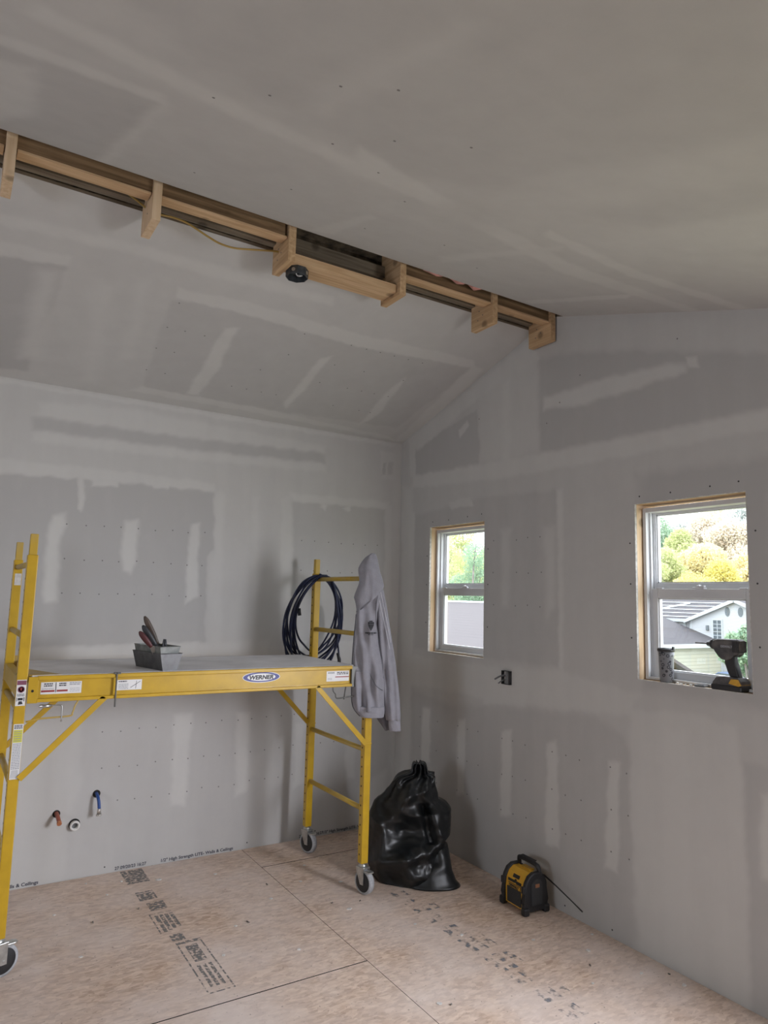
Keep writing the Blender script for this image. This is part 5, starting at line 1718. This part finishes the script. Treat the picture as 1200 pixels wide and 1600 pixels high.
# main roof: plane rising away from the eave
bm = NB()
vs = [bm.verts.new(c) for c in ((hx + .1, 41.9, .12), (hx + .1, 62, .12), (hx + 6, 62, 2.45), (hx + 6, 37.2, 2.45))]
bm.faces.new(vs)
vs = [bm.verts.new(c) for c in ((hx + .1, 41.9, .0), (hx + .1, 62, .0), (hx + 6, 62, 2.33), (hx + 6, 37.2, 2.33))]
bm.faces.new(vs)
hlink('main_roof', bm, M['shingle'])
for k in range(5):
    t = .12 + .17 * k
    bm = NB(); y_ = 41.9 - 4.7 * t
    bar(bm, (hx + .1 + 5.9 * t, y_, .16 + 2.33 * t), (hx + .1 + 5.9 * t, 62, .16 + 2.33 * t), .17, .03, (-.37, 0, .93))
    hlink('roof_batten', bm, M['white_trim'])
bm = NB(); bar(bm, (hx + 1.0, 50.2, .52), (hx + 4.6, 45.2, 1.95), .5, .05, (-.37, 0, .93)); hlink('valley_flashing', bm, M['white_trim'])
bm = NB(); box(bm, hx + .02, hx + .2, 42.3, 62, -.12, .20); hlink('gutter', bm, M['white_trim'])
bm = NB(); box(bm, hx - .06, hx, 41.95, 42.15, GZ, .05); box(bm, hx + .5, hx + .6, 43.0, 43.3, GZ, .05); hlink('corner_board', bm, M['white_trim'])
for yy in (37.85, 36.45):
    bm = NB(); prism(bm, [(yy + .26 * math.cos(2 * PI * k / 24), 1.13 + .48 * math.sin(2 * PI * k / 24)) for k in range(24)], 'X', hx - .05, hx); v = hlink('gable_vent', bm, M['vent_grey'])
def hwin(y0, y1, z0, z1, nx, nz):
    bm = NB(); t = .14
    box(bm, hx - .09, hx, y0 - t, y0, z0 - t, z1 + t); box(bm, hx - .09, hx, y1, y1 + t, z0 - t, z1 + t)
    box(bm, hx - .09, hx, y0, y1, z1, z1 + t); box(bm, hx - .09, hx, y0, y1, z0 - t, z0)
    for k in range(1, nx): box(bm, hx - .08, hx, y0 + (y1 - y0) * k / nx - .03, y0 + (y1 - y0) * k / nx + .03, z0, z1)
    for k in range(1, nz): box(bm, hx - .08, hx, y0, y1, z0 + (z1 - z0) * k / nz - .03, z0 + (z1 - z0) * k / nz + .03)
    w = hlink('house_window', bm, M['white_trim'])
    bm = NB(); box(bm, hx - .04, hx - .01, y0, y1, z0, z1); hlink('pane', bm, M['pane_dark'], w)
hwin(38.55, 39.45, -1.75, .20, 2, 5)
hwin(38.7, 39.8, -5.35, -3.95, 3, 4)
bm = NB(); box(bm, hx - .25, hx, 39.95, 40.2, -.9, -.35, .04); hlink('wall_lamp', bm, M['vent_grey'])
# garage in front, its eave side turned to the right
bm = NB(); box(bm, 50, hx - .01, 38.6, 49, GZ, -2.3); hlink('garage_wall', bm, M['siding_cream'])
bm = NB()
prism(bm, [(38.1, -2.28), (38.1, -2.12), (46, .50), (53, -2.12), (53, -2.28), (46, .34)], 'X', 49.5, hx - .02)
hlink('garage_roof', bm, M['shingle'])
bm = NB(); box(bm, 49.5, hx - .02, 38.02, 38.12, -2.50, -2.10); box(bm, hx - .25, hx - .02, 38.55, 38.6, GZ, -2.3); hlink('fascia', bm, M['white_trim'])

# brown-roofed neighbour seen through the left window
nb_ = empty('neighbour_house', (20, 30, GZ), 'house with pale brown shingle roof filling the lower half of left window', 'house')
bm = NB(); prism(bm, [(13.6, -2.27), (13.6, -2.10), (22, 1.52), (30.4, -2.10), (30.4, -2.27), (22, 1.36)], 'Y', 17.4, 46)
link('roof', bm, M['shingle_brown'], nb_)
bm = NB(); box(bm, 14.3, 29.8, 18, 45.5, GZ, -2.2); prism(bm, [(14.3, -2.2), (29.8, -2.2), (22, 1.3)], 'Y', 18, 45.5)
link('wall', bm, M['siding'], nb_)
bm = NB(); box(bm, 21.85, 22.15, 17.4, 46, 1.46, 1.56); link('ridge_cap', bm, M['white_trim'], nb_)

# blue car by the house
car = empty('parked_car', (61.5, 34.8, GZ), 'blue car parked before the white house, bottom right of the window', 'car')
bm = NB(); prism(bm, [(33.0, GZ + .35), (32.9, GZ + .85), (33.4, GZ + 1.0), (34.1, GZ + 1.5), (35.9, GZ + 1.5), (36.6, GZ + 1.0), (37.2, GZ + .85), (37.1, GZ + .35)], 'X', 60.6, 62.4, bev=.1)
link('body', bm, M['car'], car)
bm = NB()
for y in (33.9, 36.2): lathe(bm, [(.33, -.95), (.33, .95)], 20, T(61.5, y, GZ + .33) @ Matrix.Rotation(PI / 2, 4, 'Y'))
link('wheels', bm, M['rubber'], car)
bm = NB(); prism(bm, [(33.65, GZ + 1.03), (34.2, GZ + 1.42), (35.8, GZ + 1.42), (36.4, GZ + 1.03)], 'X', 60.58, 62.42); link('side_windows', bm, M['pane_dark'], car)

# trees, every crown with its own branches
def leaf_mesh(name, blobs, n, size, seed, m):
    rs = np.random.RandomState(seed)
    vol = np.array([b[3] * b[4] * b[5] for b in blobs], float); vol /= vol.sum()
    k = rs.choice(len(blobs), n, p=vol)
    B = np.array([b[:6] for b in blobs], float)[k]
    d = rs.normal(size=(n, 3)); d /= np.linalg.norm(d, axis=1)[:, None]
    rr = rs.uniform(.25, 1, n) ** .5
    # clumps
    cl = rs.normal(size=(n, 3)) * .07
    C0 = B[:, :3] + (d * rr[:, None] + cl) * B[:, 3:6]
    a = rs.normal(size=(n, 3)); a /= np.linalg.norm(a, axis=1)[:, None]
    b = np.cross(a, rs.normal(size=(n, 3))); b /= np.linalg.norm(b, axis=1)[:, None]
    s = size * rs.uniform(.6, 1.3, n)[:, None]
    v = np.stack([C0 - a * s, C0 + b * s * .6, C0 + a * s, C0 - b * s * .6], 1).reshape(-1, 3)
    me = bpy.data.meshes.new(name)
    me.vertices.add(n * 4); me.vertices.foreach_set('co', v.ravel())
    me.loops.add(n * 4); me.loops.foreach_set('vertex_index', np.arange(n * 4))
    me.polygons.add(n); me.polygons.foreach_set('loop_start', np.arange(0, n * 4, 4))
    me.update(calc_edges=True); me.validate()
    me.materials.append(m)
    return me
L = {
 'yellow': leaf_mat('bright_yellow_leaves', (.56, .50, .13), (.44, .40, .17)),
 'ygreen': leaf_mat('yellow_green_leaves', (.34, .39, .17), (.46, .46, .26)),
 'green': leaf_mat('green_leaves', (.17, .28, .19), (.30, .38, .26)),
 'tan': leaf_mat('tan_pink_leaves', (.50, .42, .35), (.52, .50, .40)),
 'grey': leaf_mat('sparse_grey_leaves', (.40, .43, .42), (.50, .52, .49)),
 'orange': leaf_mat('orange_yellow_leaves', (.60, .52, .27), (.52, .48, .33)),
}
def tree(name, x, y, top, r, kind, n, label, group, seed, size=.22, trunk=.22, low=.25, base=None, cat='tree'):
    base = ground_z(x) if base is None else base
    root = empty(name, (x, y, base), label, cat, group)
    rs = random.Random(seed)
    H = top - base
    blobs = []
    tips = []
    for i in range(15):
        a = rs.uniform(0, 2 * PI); q = rs.uniform(.1, .95) * r
        zz = base + H * rs.uniform(low + .15, .86)
        br_ = r * rs.uniform(.32, .58)
        blobs.append((x + q * math.cos(a), y + q * math.sin(a), zz, br_, br_, br_ * .9))
        tips.append(blobs[-1][:3])
    blobs.append((x, y, top - r * .45, r * .45, r * .45, r * .45))
    me = leaf_mesh('foliage', blobs, int(n * 4.5), size * .95, seed, L[kind])
    o = bpy.data.objects.new('foliage', me); COL.objects.link(o); o.parent = root; o.matrix_parent_inverse = inv_chain(root)
    bm = NB()
    tube(bm, catmull([(x, y, base), (x + rs.uniform(-.3, .3), y + rs.uniform(-.3, .3), base + H * .35), (x + rs.uniform(-.6, .6), y + rs.uniform(-.6, .6), base + H * .7), (x, y, top - .4)], 5), [trunk * (1 - .055 * i) for i in range(16)], 8)
    for t in tips:
        b0 = Vector((x, y, base + (t[2] - base) * .55))
        tube(bm, catmull([b0, (b0 + Vector(t)) / 2 + Vector((0, 0, -.2)), t, Vector(t) + (Vector(t) - b0) * .25], 3), [trunk * .45 * (1 - .08 * i) for i in range(10)], 6)
    link('trunk', bm, M['bark'], root)
    return root
G2, G1 = 'trees beyond the house, right window', 'trees seen through the left window'
specs = [
 (84, 54.1, 6.4, 4.3, 'yellow', 5600, 'low bright yellow tree just above the house ridge, right window', 0.18),
 (96, 57.2, 8.7, 3.6, 'yellow', 4200, 'bright yellow tree behind the gable peak, right window', 0.21),
 (107, 60.0, 10.6, 3.7, 'orange', 4200, 'orange-yellow tree at the right edge above the gable', 0.23),
 (98, 68.5, 11.2, 4.0, 'ygreen', 5000, 'pale yellow-green tree at the left edge of the right window', 0.21),
 (113, 70.4, 13.2, 4.2, 'orange', 3400, 'yellow-tinged tree above the bright yellow ones, right window', 0.24),
 (126, 73.6, 19.0, 4.6, 'tan', 4200, 'tall tan-leaved tree with grey branches, right window', 0.27),
 (130, 87.4, 18.2, 4.5, 'ygreen', 3600, 'yellow-green tree left of the sky gap in right window', 0.28),
 (141, 78.4, 25.3, 4.9, 'grey', 3200, 'thin grey tree at the upper right of the right window', 0.3),
 (139, 100.0, 22.9, 5.7, 'green', 4200, 'tall green tree at upper left of the right window', 0.3),
 (157, 96.4, 27.2, 6.4, 'tan', 4200, 'far pinkish tree high in the middle of the right window', 0.34),
 (169, 110.8, 25.6, 5.8, 'grey', 3000, 'far pale grey tree beside the sky gap, right window', 0.36),
]
for i, (x, y, top, r, k, n, lab, sz) in enumerate(specs):
    tree('autumn_tree', x, y, top, r * 1.12, k, n, lab, G2, 100 + i, sz)
specs = [
 (42, 49.7, 7.6, 2.8, 'green', 7000, 'big blue-green tree on the right of the left window', 0.09),
 (46, 60.9, 9.4, 3.0, 'ygreen', 6500, 'pale yellow-green tree at left of the left window', 0.1),
 (60, 74.3, 13.2, 4.4, 'ygreen', 6500, 'tall yellow-green tree across the top of left window', 0.13),
 (72, 80.3, 12.8, 4.5, 'orange', 4200, 'pale orange-yellow tree at the right edge of the left window', 0.16),
]
for i, (x, y, top, r, k, n, lab, sz) in enumerate(specs):
    tree('autumn_tree', x, y, top, r * 1.12, k, n, lab, G1, 200 + i, sz)
tree('garden_shrub', 45, 23.6, .45, 1.5, 'green', 3800, 'green feathery shrub in front of the white house, right window', None, 300, .12, .10, low=.0, cat='shrub')
